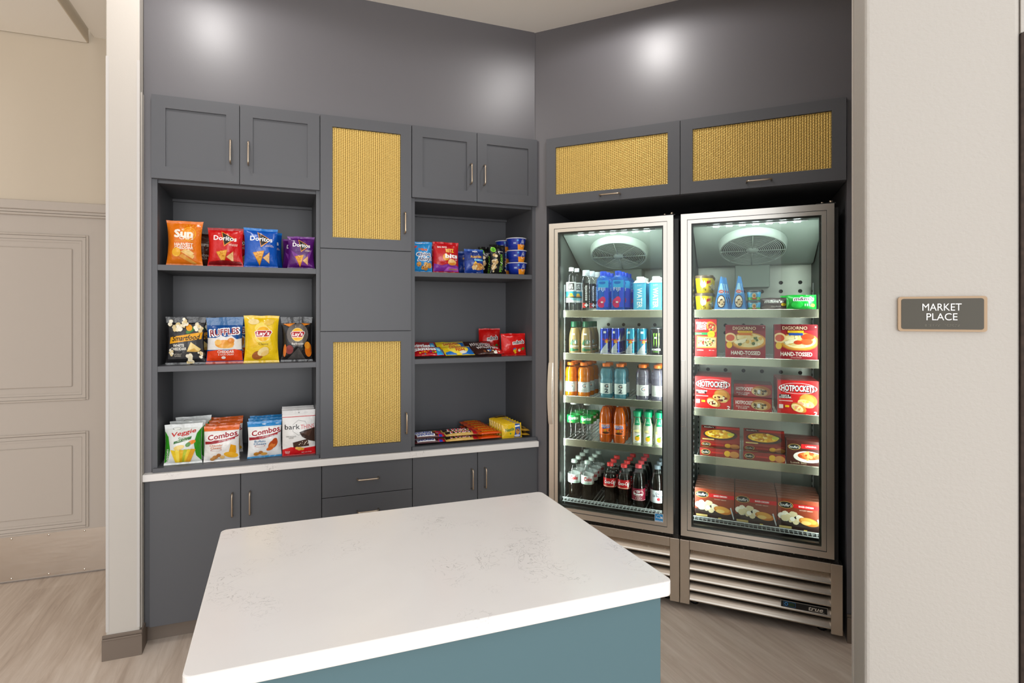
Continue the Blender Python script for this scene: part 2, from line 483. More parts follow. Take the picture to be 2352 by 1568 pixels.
def mesh_door(parent, x0, x1, z0, z1, mx0, mx1, mz0, mz1, hx, hz, horiz=False, g=0.0016):
    x0 += g; x1 -= g; z0 += g; z1 -= g
    mb = MB()
    mb.box(x0, mx0, -0.02, 0, z0, z1, CAB); mb.box(mx1, x1, -0.02, 0, z0, z1, CAB)
    mb.box(mx0, mx1, -0.02, 0, z0, mz0, CAB); mb.box(mx0, mx1, -0.02, 0, mz1, z1, CAB)
    mb.box(mx0, mx1, -0.004, -0.001, mz0, mz1, BRASSB)
    d = part('door', mb, parent)
    key = (round(mx1 - mx0, 3), round(mz1 - mz0, 3))
    if key not in MESHES: MESHES[key] = woven(mx1 - mx0, mz1 - mz0).mesh('wire_mesh')
    o = part('wire_mesh', MESHES[key], d, 'gold woven wire mesh', 'stuff')
    o.location = (mx0, -0.0095, mz0)
    pull(d, hx, -0.02, hz, horiz)
    return d

DF, DW = 2.873, 3.28        # carcass front plane, back plane
def upper_pair(label, s0, sm, s1):
    c = (s0 + s1) / 2
    t = thing('wall_cabinet', label, 'cabinet', 'A', c, DF, 2.122, group='grey wall cabinets over the snack shelves')
    mb = MB(); mb.box(s0 - c, s1 - c, 0, DW - DF, 0.0, 0.374, CAB)
    part('cabinet_body', mb, t)
    shaker(t, s0 - c, sm - c, 0, 0.383, sm - c - 0.039, 0.149)
    shaker(t, sm - c, s1 - c, 0, 0.383, sm - c + 0.039, 0.149)
upper_pair('grey two-door wall cabinet over the chip shelves, nearest the white end wall', -0.548, -0.1785, 0.189)
upper_pair('grey two-door wall cabinet over the candy shelves, next to the corner', 0.656, 1.021, 1.389)

def bay(label, s0, s1, l, r, strip1):
    c = (s0 + s1) / 2; D = DW - DF
    t = thing('open_shelf_unit', label, 'shelving', 'A', c, DF, 0.7835, group='grey open shelf units')
    mb = MB(); mb.box(s0 - c + l, s1 - c - r, D - 0.012, D, 0, 1.3385, CAB); part('back_panel', mb, t)
    mb = MB(); mb.box(s0 - c, s0 - c + l, 0, D, 0, 1.3385, CAB); part('side_panel', mb, t)
    mb = MB(); mb.box(s1 - c - r, s1 - c, 0, D, 0, 1.3385, CAB); part('side_panel', mb, t)
    mb = MB(); mb.box(s0 - c + l, s1 - c - r, 0.012, D - 0.012, 1.325, 1.3385, CAB)
    mb.box(s0 - c + l, s1 - c - r, D - 0.03, D - 0.012, 1.312, 1.325, CAB); part('top_panel', mb, t)
    for z in (1.733, 1.266):
        mb = MB(); mb.box(s0 - c + l, s1 - c - r, 0.002, D - 0.012, z - 0.7835 - 0.026, z - 0.7835, CAB, 0.0008); part('shelf', mb, t)
    mb = MB(); mb.box(s0 - c + strip1, s1 - c - 0.003, -0.016, D - 0.012, 0.0, 0.0195, CAB, 0.0012); part('bottom_board', mb, t)
bay('grey open shelf unit stocked with chip bags', -0.548, 0.189, 0.0225, 0.0165, 0.006)
bay('grey open shelf unit stocked with cookies and candy', 0.656, 1.389, 0.0205, 0.024, 0.003)

c = 0.4225; t = thing('tall_cabinet', 'grey column cabinet with two gold mesh doors between the open shelves', 'cabinet', 'A', c, DF, 0.785)
mb = MB(); mb.box(0.189 - c, 0.656 - c, 0, DW - DF, 0, 1.711, CAB); part('cabinet_body', mb, t)
mesh_door(t, 0.190 - c, 0.655 - c, 1.051, 1.720, 0.25 - c, 0.597 - c, 1.108, 1.663, 0.617 - c, 1.198)
slab(t, 'blank_panel', 0.190 - c, 0.655 - c, 0.634, 1.051)
mesh_door(t, 0.190 - c, 0.655 - c, 0.0, 0.634, 0.253 - c, 0.598 - c, 0.052, 0.581, 0.624 - c, 0.151)

t = thing('quartz_ledge', 'long white quartz counter ledge under the snack shelves', 'countertop', 'A', 0.4, 2.835, 0.7515)
mb = MB(); mb.box(-0.578 - 0.4, 1.389 - 0.4, 0, DW - 2.835, 0, 0.032, QUARTZ, 0.0025, 2); part('slab', mb, t)

def base_unit(label, s0, s1, build):
    c = (s0 + s1) / 2
    t = thing('base_cabinet', label, 'cabinet', 'A', c, DF, 0, group='grey base cabinets under the quartz ledge')
    mb = MB(); mb.box(s0 - c + 0.0005, s1 - c - 0.0005, 0, DW - DF, 0.083, 0.7512, CAB); part('cabinet_body', mb, t)
    mb = MB(); mb.box(s0 - c + 0.0005, s1 - c - 0.0005, 0.038, 0.05, 0.0, 0.083, TAUPE); part('toe_kick', mb, t)
    build(t, c)
def two(sm, s0, s1):
    def f(t, c):
        slab(t, 'door', s0 - c, sm - c, 0.085, 0.749, sm - c - 0.036, 0.606)
        slab(t, 'door', sm - c, s1 - c, 0.085, 0.749, sm - c + 0.041, 0.606)
    return f
def drw(t, c):
    for z0, z1, hz in ((0.585, 0.749, 0.667), (0.335, 0.585, 0.503), (0.085, 0.335, 0.25)):
        slab(t, 'drawer', 0.198 - c, 0.660 - c, z0, z1, 0.426 - c, hz, True)
base_unit('grey base cabinet with two plain doors beside the white end wall', -0.578, 0.198, two(-0.174, -0.556, 0.198))
base_unit('grey base cabinet of wide drawers under the gold mesh column', 0.198, 0.660, drw)
base_unit('grey base cabinet with two plain doors next to the coolers', 0.660, 1.389, two(1.025, 0.660, 1.389))

# cabinets over the coolers (frame B)
def lift(label, s0, s1, mx0, mx1, hx):
    c = (s0 + s1) / 2
    t = thing('cooler_top_cabinet', label, 'cabinet', 'B', c, 3.012, 2.118, group='gold mesh cabinets over the coolers')
    mb = MB(); mb.box(s0 - c, s1 - c, 0, 0.6, 0, 0.379, CAB); part('cabinet_body', mb, t)
    mesh_door(t, s0 - c, s1 - c, 0, 0.382, mx0 - c, mx1 - c, 0.061, 0.3265, hx - c, 0.0305, True)
lift('grey lift-up cabinet with gold mesh over the drinks cooler', -0.982, -0.2645, -0.926, -0.325, -0.62)
lift('grey lift-up cabinet with gold mesh over the freezer', -0.2645, 0.453, -0.205, 0.395, 0.095)

# ------------------------------------------------------------------ island
IS0, IS1, ID0, ID1, IH = -0.150, 0.820, 0.999, 1.6575, 0.914
c, dc = (IS0 + IS1) / 2, (ID0 + ID1) / 2
t = thing('island_cabinet', 'teal painted island cabinet under the quartz top', 'cabinet', 'A', c, dc, 0)
hx, hy = (IS1 - IS0) / 2, (ID1 - ID0) / 2
mb = MB(); mb.box(-hx + 0.02, hx - 0.022, -hy + 0.016, hy - 0.02, 0.09, IH - 0.033, TEAL, 0.002); part('cabinet_body', mb, t)
mb = MB(); mb.box(-hx + 0.06, hx - 0.06, -hy + 0.06, hy - 0.06, 0, 0.09, TAUPE); part('toe_kick', mb, t)
t = thing('quartz_worktop', 'large white veined quartz island top with rounded corners', 'countertop', 'A', c, dc, IH - 0.033)
bm = bmesh.new()
bmesh.ops.create_cube(bm, size=1)
for v in bm.verts: v.co = (v.co.x * 2 * hx, v.co.y * 2 * hy, (v.co.z + 0.5) * 0.033)
bmesh.ops.bevel(bm, geom=[e for e in bm.edges if abs(e.verts[0].co.z - e.verts[1].co.z) > 0.01], offset=0.018, segments=6, affect='EDGES', profile=0.5)
bmesh.ops.bevel(bm, geom=[e for e in bm.edges if abs(e.verts[0].co.z - e.verts[1].co.z) < 1e-5 and len(e.link_faces) == 2 and abs(e.link_faces[0].normal.z - e.link_faces[1].normal.z) > 0.5], offset=0.003, segments=2, affect='EDGES', profile=0.5)
mb = MB(); mb.bm(bm, QUARTZ); bm.free(); part('slab', mb, t)

# ------------------------------------------------------------------ text and printed artwork
TXT = {}
def text2d(txt, bold=0.0, res=2):
    k = (txt, bold)
    if k not in TXT:
        cu = bpy.data.curves.new('lettering', 'FONT'); cu.body = txt; cu.resolution_u = res
        cu.space_line = 0.85; cu.align_x = 'CENTER'
        o = bpy.data.objects.new('lettering', cu)
        me = bpy.data.meshes.new_from_object(o)
        vs = [(v.co.x, v.co.y, 0) for v in me.vertices]; fs = [tuple(p.vertices) for p in me.polygons]
        bpy.data.objects.remove(o); bpy.data.curves.remove(cu); bpy.data.meshes.remove(me)
        x0, x1 = min(v[0] for v in vs), max(v[0] for v in vs); y0, y1 = min(v[1] for v in vs), max(v[1] for v in vs)
        if bold:
            n = 8 if bold > 0.03 else 4; base, bf = vs, fs; vs, fs = list(base), list(bf)
            for q in range(n):
                dx, dy = bold * math.cos(2 * PI * q / n), bold * math.sin(2 * PI * q / n); o2 = len(vs)
                vs += [(v[0] + dx, v[1] + dy, q + 1) for v in base]; fs += [tuple(i + o2 for i in f) for f in bf]
        TXT[k] = ([(v[0] - (x0 + x1) / 2, v[1] - (y0 + y1) / 2, v[2]) for v in vs], fs, x1 - x0, y1 - y0)
    return TXT[k]
# shapes: x in half widths (-1..1), y in heights (0..1)
def R(c, x0, y0, x1, y1): return (c, 'p', [(x0, y0), (x1, y0), (x1, y1), (x0, y1)])
def G(c, *pts): return (c, 'p', list(pts))
def E(c, x, y, rx, ry=None, rot=0, n=20): return (c, 'e', (x, y, rx, ry, rot, n, 0))
def O(c, x, y, rx, ry=None, t=0.15, rot=0, n=24): return (c, 'e', (x, y, rx, ry, rot, n, t))
def T(c, s, x, y, h, w=None, b=0.0, sh=0.0, rot=0.0): return (c, 't', (s, x, y, h, w, b, sh, rot))

def shape2d(sp, HW, H):
    _, k, a = sp
    if k == 'p':
        return [(x * HW, y * H) for x, y in a], [tuple(range(len(a)))]
    if k == 'e':
        x, y, rx, ry, rot, n, t = a
        rx *= HW; ry = rx if ry is None else ry * H
        cr, sr = math.cos(rot), math.sin(rot)
        def pt(q, f): 
            ex, ey = rx * f * math.cos(q), ry * f * math.sin(q)
            return (x * HW + ex * cr - ey * sr, y * H + ex * sr + ey * cr)
        o = [pt(2 * PI * i / n, 1) for i in range(n)]
        if not t: return o, [tuple(range(n))]
        i2 = [pt(2 * PI * i / n, 1 - t) for i in range(n)]
        return o + i2, [(i, (i + 1) % n, n + (i + 1) % n, n + i) for i in range(n)]
    s, x, y, h, w, b, sh, rot = a
    vs, fs, tw, th = text2d(s, b)
    ky = h * H / th; kx = (w * HW / tw) if w else ky
    cr, sr = math.cos(rot), math.sin(rot); out = []
    for vx, vy, lv in vs:
        px, py = vx * kx + vy * ky * sh, vy * ky
        out.append((x * HW + px * cr - py * sr, y * H + px * sr + py * cr, lv))
    return out, fs

def artwork(spec, Wd, H, fmap, lmax=None, base=0.0005, step=0.00015, clipx=None, crinkle=False):
    """flat print laid on a pack's own surface; fmap(x, y, off) gives the surface point"""
    mb = MB()
    for i, sp in enumerate(spec):
        vs, fs = shape2d(sp, Wd / 2, H)
        vs = [(p[0], p[1], (p[2] if len(p) > 2 else 0) * step * 0.09) for p in vs]
        off = base + i * step
        if lmax:
            bm = bmesh.new()
            bv = [bm.verts.new(p) for p in vs]
            for f in fs:
                try: bm.faces.new([bv[j] for j in f])
                except ValueError: pass
            bmesh.ops.triangulate(bm, faces=bm.faces[:])
            for _ in range(7):
                ed = [e for e in bm.edges if e.calc_length() > lmax]
                if not ed: break
                bmesh.ops.subdivide_edges(bm, edges=ed, cuts=1)
                bmesh.ops.triangulate(bm, faces=[f for f in bm.faces if len(f.verts) > 3])
            bm.verts.index_update()
            vs = [tuple(v.co) for v in bm.verts]; fs = [[v.index for v in f.verts] for f in bm.faces]
            bm.free()
        # keep faces turned to the front (-y)
        pts = [fmap(x, y, off + lv) for x, y, lv in vs]
        out = []
        for f in fs:
            a, b, c2 = (Vector(pts[f[q]]) for q in (0, 1, 2))
            cx = sum(vs[q][0] for q in f) / len(f); cy = sum(vs[q][1] for q in f) / len(f)
            up = Vector(fmap(cx, cy, off + 0.001)) - Vector(fmap(cx, cy, off))
            out.append(tuple(f) if (b - a).cross(c2 - a).dot(up) >= 0 else tuple(f)[::-1])
        mb.add(pts, out, ink(sp[0], crinkle), bool(lmax))
    return mb

# pack kinds: a builder returns [(part name, mesh, [(sub name, mesh)])]; copies share mesh data
KINDS = {}
def kind(name):
    def deco(fn):
        KINDS[name] = [fn, None]
        return fn
    return deco
def spawn(k, name, label, cat, fr, s, d, z, yaw=0.0, tilt=0.0, group=None, scale=None):
    if KINDS[k][1] is None:
        KINDS[k][1] = [(pn, m.mesh(pn) if isinstance(m, MB) else m, [(a, b.mesh(a)) for a, b in sub]) for pn, m, sub in KINDS[k][0]()]
    t = thing(name, label, cat, fr, s, d, z + 0.0007, yaw, tilt, group)
    if scale: t.scale = scale
    for pn, me, sub in KINDS[k][1]:
        o = link(pn, me, t)
        for a, b in sub: link(a, b, o)
    return t

# ------------------------------------------------------------------ sign on the white wall
t = thing('room_sign', 'olive wall sign reading MARKET PLACE in a tan frame', 'sign', 'B', 0.424, 1.5995, 1.463)
def rrect(mb, w, h, r, y0, y1, m, z0=0):
    pts = []
    for cx, cz, a in ((w / 2 - r, h - r, 0), (-w / 2 + r, h - r, PI / 2), (-w / 2 + r, r, PI), (w / 2 - r, r, 3 * PI / 2)):
        for k in range(6): pts.append((cx + r * math.cos(a + k * PI / 10), cz + r * math.sin(a + k * PI / 10)))
    n = len(pts)
    vs = [(x, y0, z + z0) for x, z in pts] + [(x, y1, z + z0) for x, z in pts]
    fs = [tuple(range(n))[::-1], tuple(range(n, 2 * n))] + [(i, (i + 1) % n, n + (i + 1) % n, n + i) for i in range(n)]
    mb.add(vs, fs, m)
mb = MB(); rrect(mb, 0.162, 0.0805, 0.006, -0.006, 0.0, SIGNF); part('frame', mb, t, 'tan frame')
mb = MB(); rrect(mb, 0.150, 0.0705, 0.005, -0.0068, -0.006, SIGNP, 0.005); part('plate', mb, t, 'olive plate')
text2d('MARKET', 0.0, 8); text2d('PLACE', 0.0, 8)
spec = [T('#f4f2ee', 'MARKET', 0.0, 0.695, 0.2, 0.95), T('#f4f2ee', 'PLACE', 0.0, 0.42, 0.2, 0.75)]
mb = artwork(spec, 0.15, 0.0805, lambda x, y, o: (x, -0.0072 - o, y)); part('lettering', mb, t, 'white raised lettering')
mb = MB(); rr = random.Random(4)
for i in range(13):
    if i == 6: continue
    for k in range(2):
        for q in range(3):
            if rr.random() < 0.5: mb.lathe([(0.0006, 0), (0.0004, 0.0006)], SIGNP, 6, (0, 0, 0))if False else mb.box(-0.031 + i * 0.005 + k * 0.0019, -0.031 + i * 0.005 + k * 0.0019 + 0.001, -0.0074, -0.0068, 0.0115 + q * 0.0019, 0.0125 + q * 0.0019, mat('braille', '#77725f', 0.4))
part('braille_dots', mb, t, kind='stuff')
# ------------------------------------------------------------------ glass-door coolers (frame B)
def cooler(name, label, s0, dfront, handle_bow, side):
    t = thing(name, label, 'cooler', 'B', s0, dfront, 0.0)
    Wc, FR = 0.69, 0.05
    y1 = 0.045           # door thickness; the cabinet starts behind it
    # cabinet shell
    mb = MB()
    mb.box(0, 0.022, y1, 0.72, 0.03, 2.005, DARKMET); mb.box(Wc - 0.022, Wc, y1, 0.72, 0.03, 2.005, DARKMET)
    mb.box(0.022, Wc - 0.022, y1, 0.72, 1.985, 2.005, DARKMET); mb.box(0.022, Wc - 0.022, 0.69, 0.72, 0.03, 1.985, DARKMET)
    mb.box(0.022, Wc - 0.022, y1, 0.69, 0.30, 0.385, DARKMET)
    body = part('cabinet', mb, t)
    for x in (0.06, Wc - 0.06):
        for y in (0.09, 0.66): part('foot', MB().lathe([(0.02, 0), (0.02, 0.012), (0.012, 0.016), (0.012, 0.032)], BLACK, 10, (x, y, 0)), t)
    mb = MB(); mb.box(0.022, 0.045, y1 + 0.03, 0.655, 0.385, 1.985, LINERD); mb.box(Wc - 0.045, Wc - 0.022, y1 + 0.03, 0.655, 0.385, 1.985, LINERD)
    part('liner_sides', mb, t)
    mb = MB(); mb.box(0.045, Wc - 0.045, 0.655, 0.69, 0.385, 1.985, LINER)
    bk = part('liner_back', mb, t)
    mb = MB()
    for i in range(6):
        for z in (1.69, 1.64, 1.59, 1.44, 1.395, 1.17, 0.92):
            mb.lathe([(0.011, 0), (0.009, -0.003), (0, -0.0035)], BLACK, 10, (0.1 + i * 0.098, 0, 0))
            for q in range(len(mb.v) - 30, len(mb.v)):
                x, y, zz = mb.v[q]; mb.v[q] = (x, 0.6545 + zz * 0.2, z + y)
    part('vent_holes', mb, bk, kind='stuff')
    for x in (0.047, Wc - 0.047):
        for y in (0.15, 0.55):
            mb = MB(); mb.box(x - 0.006 if x < 0.3 else x - 0.002, x + 0.002 if x < 0.3 else x + 0.006, y, y + 0.018, 0.40, 1.68, RACK)
            for k in range(40): mb.box(x - 0.0065 if x > 0.3 else x + 0.0018, x - 0.0016 if x > 0.3 else x + 0.0066, y + 0.005, y + 0.013, 0.42 + k * 0.031, 0.432 + k * 0.031, BLACK)
            part('shelf_standard', mb, t)
    # evaporator cover sloping down to the back, round fan guard
    yA, zA, yB, zB = 0.12, 1.965, 0.52, 1.79
    mb = MB()
    mb.add([(0.05, yA, zA), (Wc - 0.05, yA, zA), (Wc - 0.05, yB, zB), (0.05, yB, zB), (0.05, yA, 1.98), (Wc - 0.05, yA, 1.98), (Wc - 0.05, 0.65, 1.98), (0.05, 0.65, 1.98), (0.05, 0.65, zB), (Wc - 0.05, 0.65, zB)],
           [(0, 1, 2, 3), (0, 4, 5, 1), (3, 2, 9, 8), (0, 3, 8, 7, 4), (1, 5, 6, 9, 2)], PLAST)
    mb.box(0.25, 0.43, yB + 0.01, 0.654, 1.66, zB, PLAST, 0.004)
    ev = part('evaporator_cover', mb, t)
    ang = math.atan2(zA - zB, yB - yA)
    fan = MB(); Rf = 0.155
    fan.lathe([(Rf + 0.012, 0), (Rf + 0.004, 0.045), (Rf, 0.045), (Rf, 0.0)], PLAST, 40, caps=False)
    for k in range(14):
        r = 0.03 + (Rf - 0.03) * k / 13.5
        fan.tube([(r * math.cos(2 * PI * q / 36), r * math.sin(2 * PI * q / 36), 0.042) for q in range(37)], 0.0019, PLAST, 5, False)
    fan.lathe([(0.028, 0.036), (0.028, 0.046), (0, 0.047)], PLAST, 16)
    for k in range(8):
        a = 2 * PI * k / 8
        fan.tube([(0.02 * math.cos(a), 0.02 * math.sin(a), 0.0445), (Rf * math.cos(a), Rf * math.sin(a), 0.0445)], 0.0022, PLAST, 5)
    fan.lathe([(Rf - 0.002, 0.006), (0, 0.006)], mat('fan well', '#2d3531', 0.7), 32, caps=False)
    o = part('fan_guard', fan, ev)
    o.location = (0.335, (yA + yB) / 2 - 0.02, (zA + zB) / 2 + 0.008)
    o.rotation_euler = (PI - ang, 0, 0)
    # LED strip under the top edge and tall strips behind the door posts
    mb = MB(); mb.box(0.12, Wc - 0.12, 0.064, 0.088, 1.957, 1.967, RACK); ls = part('led_strip', mb, t)
    led = MB(); led.box(-0.014, 0.014, -0.007, 0.007, -0.005, 0, mat('led', '#ffffff', 0.5, emit='#f2f8ff', estr=45)); lm = led.mesh('led')
    for k in range(7): link('led', lm, ls, (0.165 + k * 0.06, 0.074, 1.957))
    for x, sg in ((0.036, 1), (Wc - 0.036, -1)):
        mb = MB(); mb.box(x - 0.006, x + 0.006, y1 + 0.002, y1 + 0.012, 0.45, 1.9, mat('led tube', '#ffffff', 0.5, emit='#eef6ff', estr=3)); part('led_tube', mb, t)
        la = bpy.data.lights.new('led_side_light', 'AREA'); la.shape = 'RECTANGLE'; la.size = 0.012; la.size_y = 1.4; la.energy = 4.9 if side == 'drinks' else 4.6; la.color = (0.97, 1.0, 0.985)
        lo = link('led_side_light', la, t, (x + sg * 0.008, y1 + 0.014, 1.17)); lo.rotation_euler = (PI / 2, 0, -sg * math.radians(40))
    la = bpy.data.lights.new('led_top_light', 'AREA'); la.shape = 'RECTANGLE'; la.size = 0.42; la.size_y = 0.02; la.energy = 3.0 if side == 'drinks' else 2.2; la.color = (0.97, 1.0, 0.985)
    link('led_top_light', la, t, (0.34, 0.078, 1.955), (math.radians(20), 0, 0))
    # shelves
    for z in (1.53, 1.285, 1.038 if side == 'drinks' else 1.018, 0.79 if side == 'drinks' else 0.770):
        x0, x1 = 0.062, Wc - 0.062
        mb = MB()
        for k in range(24): 
            x = x0 + 0.008 + (x1 - x0 - 0.016) * k / 23
            mb.box(x - 0.0016, x + 0.0016, 0.105, 0.62, z - 0.010, z - 0.0065, RACK)
        for y in (0.12, 0.36, 0.6): mb.box(x0, x1, y, y + 0.006, z - 0.015, z - 0.010, RACK)
        sh = part('wire_shelf', mb, t)
        mb = MB(); mb.box(x0 - 0.004, x1 + 0.004, 0.094, 0.098, z - 0.041, z, RAIL, 0.001); mb.box(x0 - 0.004, x1 + 0.004, 0.098, 0.106, z - 0.003, z, RAIL)
        mb.box(x0 - 0.004, x1 + 0.004, 0.098, 0.104, z - 0.041, z - 0.038, RAIL)
        part('price_rail', mb, sh)
    z = 0.447; x0, x1 = 0.055, Wc - 0.055
    mb = MB()
    for k in range(30):
        x = x0 + 0.006 + (x1 - x0 - 0.012) * k / 29
        mb.box(x - 0.0018, x + 0.0018, 0.085, 0.62, z - 0.012, z - 0.008, RACK); mb.box(x - 0.0018, x + 0.0018, 0.083, 0.087, z - 0.016, z + 0.004, RACK)
    for zz in (z + 0.004, z - 0.016): mb.box(x0, x1, 0.082, 0.088, zz, zz + 0.004, RACK)
    for y in (0.12, 0.36, 0.6): mb.box(x0, x1, y, y + 0.006, z - 0.018, z - 0.012, RACK)
    part('bottom_rack', mb, t)
    mb = MB(); mb.box(0.046, Wc - 0.046, y1 + 0.012, 0.655, 0.385, 0.40, DARKMET); part('liner_floor', mb, t)
    # door
    x0, x1, z0, z1 = 0.0, 0.668, 0.372, 2.018
    mb = MB()
    o_w = 0.030
    def mitred(xa, xb, za, zb, w, ya, yb, m):
        P = [(xa, za), (xb, za), (xb, zb), (xa, zb)]; Q = [(xa + w, za + w), (xb - w, za + w), (xb - w, zb - w), (xa + w, zb - w)]
        for i in range(4):
            j = (i + 1) % 4
            vs = [(P[i][0], ya, P[i][1]), (P[j][0], ya, P[j][1]), (Q[j][0], ya, Q[j][1]), (Q[i][0], ya, Q[i][1])]
            vs += [(v[0], yb, v[2]) for v in vs]
            mb.add(vs, [(0, 1, 2, 3), (4, 7, 6, 5), (0, 4, 5, 1), (2, 6, 7, 3), (1, 5, 6, 2), (0, 3, 7, 4)], m)
    mitred(x0, x1, z0, z1, 0.0295, 0.0, 0.040, ALU)
    mitred(x0 + 0.0305, x1 - 0.0305, z0 + 0.0305, z1 - 0.0305, 0.0195, 0.005, 0.040, ALU)
    mitred(x0 + 0.0290, x1 - 0.0290, z0 + 0.0290, z1 - 0.0290, 0.002, 0.003, 0.020, BLACK)
    dr = part('door', mb, t, 'brushed aluminium door frame')
    mb = MB(); mb.box(x0 + 0.045, x1 - 0.045, 0.012, 0.018, z0 + 0.045, z1 - 0.045, PANE); part('glass_pane', mb, dr)
    mb = MB(); mb.frame(x0 + 0.049, x1 - 0.049, z0 + 0.049, z1 - 0.049, 0.008, 0.0195, 0.044, BLACK); part('gasket', mb, dr)
    # finger pull along the opening edge
    mb = MB()
    if handle_bow:
        za, zb, n = 0.885, 1.232, 16; prof = []
        for k in range(n + 1):
            q = k / n; bow = math.sin(PI * q) ** 0.8
            prof.append((x0 - 0.001 - 0.005 * bow, x0 + 0.023 - 0.003 * bow, za + (zb - za) * q, -0.004 - 0.010 * bow))
        vs = []
        for a, b, z, y in prof: vs += [(a, y, z), (b, y, z), (b, y + 0.008, z), (a, y + 0.012, z)]
        fs = [(i * 4 + k, i * 4 + (k + 1) % 4, (i + 1) * 4 + (k + 1) % 4, (i + 1) * 4 + k) for i in range(n) for k in range(4)] + [(3, 2, 1, 0), (n * 4, n * 4 + 1, n * 4 + 2, n * 4 + 3)]
        mb.add(vs, fs, ALU, False)
    else:
        mb.box(x0 + 0.001, x0 + 0.022, -0.003, 0.001, 0.93, 1.27, ALU, 0.001)
    part('door_handle', mb, dr)
    mb = MB(); mb.box(x1 - 0.07, x1 + 0.008, 0.012, 0.06, 2.0185, 2.024, BLACK); mb.lathe([(0.008, 0), (0.008, 0.012), (0, 0.013)], NICKEL, 10, (x1 - 0.01, 0.03, 2.024)); mb.lathe([(0.006, 0), (0.006, 0.007), (0, 0.008)], NICKEL, 10, (x1 - 0.045, 0.03, 2.024))
    part('hinge', mb, dr)
    # louvred base grille
    gx0, gx1, gy = -0.003, 0.699, -0.016
    mb = MB(); mb.box(gx0, gx0 + 0.046, gy, 0.05, 0.034, 0.357, STEEL, 0.0015); part('grille_post', mb, t)
    mb = MB(); mb.box(gx1 - 0.046, gx1, gy, 0.05, 0.034, 0.357, STEEL, 0.0015); part('grille_post', mb, t)
    mb = MB(); mb.box(gx0 + 0.046, gx1 - 0.046, gy + 0.002, 0.045, 0.312, 0.357, STEEL, 0.0015); part('grille_header', mb, t)
    mb = MB(); mb.box(gx0 + 0.046, gx1 - 0.046, 0.044, 0.05, 0.034, 0.312, BLACK); part('grille_backing', mb, t)
    sl = MB()
    pr = [(0.036, 0.050), (0.022, 0.037), (0.004, 0.019), (-0.004, 0.010), (-0.0075, 0.004), (-0.006, -0.001), (-0.001, -0.003), (0.003, 0.0), (0.003, 0.004), (0.010, 0.014), (0.026, 0.032), (0.038, 0.045)]
    n = len(pr)
    sl.add([(x, y, z) for x in (gx0 + 0.0465, gx1 - 0.0465) for y, z in pr], [(i, (i + 1) % n, n + (i + 1) % n, n + i) for i in range(n)] + [tuple(range(n))[::-1], tuple(range(n, 2 * n))], STEEL)
    sm = sl.mesh('grille_slat')
    for k in range(5): link('grille_slat', sm, t, (0, gy + 0.008, 0.262 - k * 0.0515))
    return t, dr

cooler('drinks_cooler', 'stainless glass-door cooler full of bottled drinks, next to the corner', -0.967, 3.0, True, 'drinks')
DC = bpy.context.scene.objects['drinks_cooler']
cooler('frozen_food_freezer', 'stainless glass-door freezer full of frozen food boxes, beside the white wall', -0.262, 3.0, False, 'frozen')
FZ = bpy.context.scene.objects['frozen_food_freezer']
# efficiency sticker on the drinks cooler glass
mb = artwork([R('#1f8fd0', -1, 0, 1, 1), R('#ffffff', -1, 0, 1, 0.05), R('#ffffff', -1, 0.95, 1, 1), R('#ffffff', -1, 0, -0.93, 1), R('#ffffff', 0.93, 0, 1, 1), O('#e8f4fb', -0.05, 0.5, 0.62, 0.3, 0.12, 0.25),
              R('#1f8fd0', -0.9, 0.1, 0.9, 0.44), T('#ffffff', 'energy', -0.1, 0.42, 0.18, 1.1, 0, 0.4), T('#ffffff', '*', 0.62, 0.5, 0.3, None, 0.02), T('#ffffff', 'ENERGY STAR', 0, 0.13, 0.09, 1.5)], 0.042, 0.042, lambda x, y, o: (x + 0.596, 0.0119 - o, y + 0.421), base=0.0002, step=0.00004)
dd = [c for c in DC.children if c.name.startswith('door')][0]
part('energy_sticker', mb, dd, 'small blue efficiency sticker')
# control panel with name badge on the freezer grille
mb = artwork([R('#141413', -1, 0, 1, 1), R('#b9b2a8', -1, 0, 1, 0.05), R('#b9b2a8', -1, 0.95, 1, 1), R('#b9b2a8', -1, 0, -0.985, 1), R('#b9b2a8', 0.985, 0, 1, 1), R('#2f86c4', -0.88, 0.18, -0.36, 0.86), R('#141413', -0.87, 0.22, -0.37, 0.82), R('#1d3a1f', -0.66, 0.3, -0.42, 0.72), O('#49b0ff', -0.76, 0.52, 0.075, None, 0.3),
              T('#cfc7bb', 'true', 0.5, 0.5, 0.46, 0.62, 0.02, 0.35), R('#cfc7bb', 0.2, 0.18, 0.86, 0.22)], 0.19, 0.032, lambda x, y, o: (x + 0.545, -0.0135 - o + 0.4 * 0, y + 0.116), base=0.0006, step=0.00005)
part('control_panel', mb, FZ, 'black control panel with name badge')
mb = MB(); mb.box(0.45, 0.64, -0.0134, 0.004, 0.116, 0.148, BLACK); part('control_box', mb, FZ)

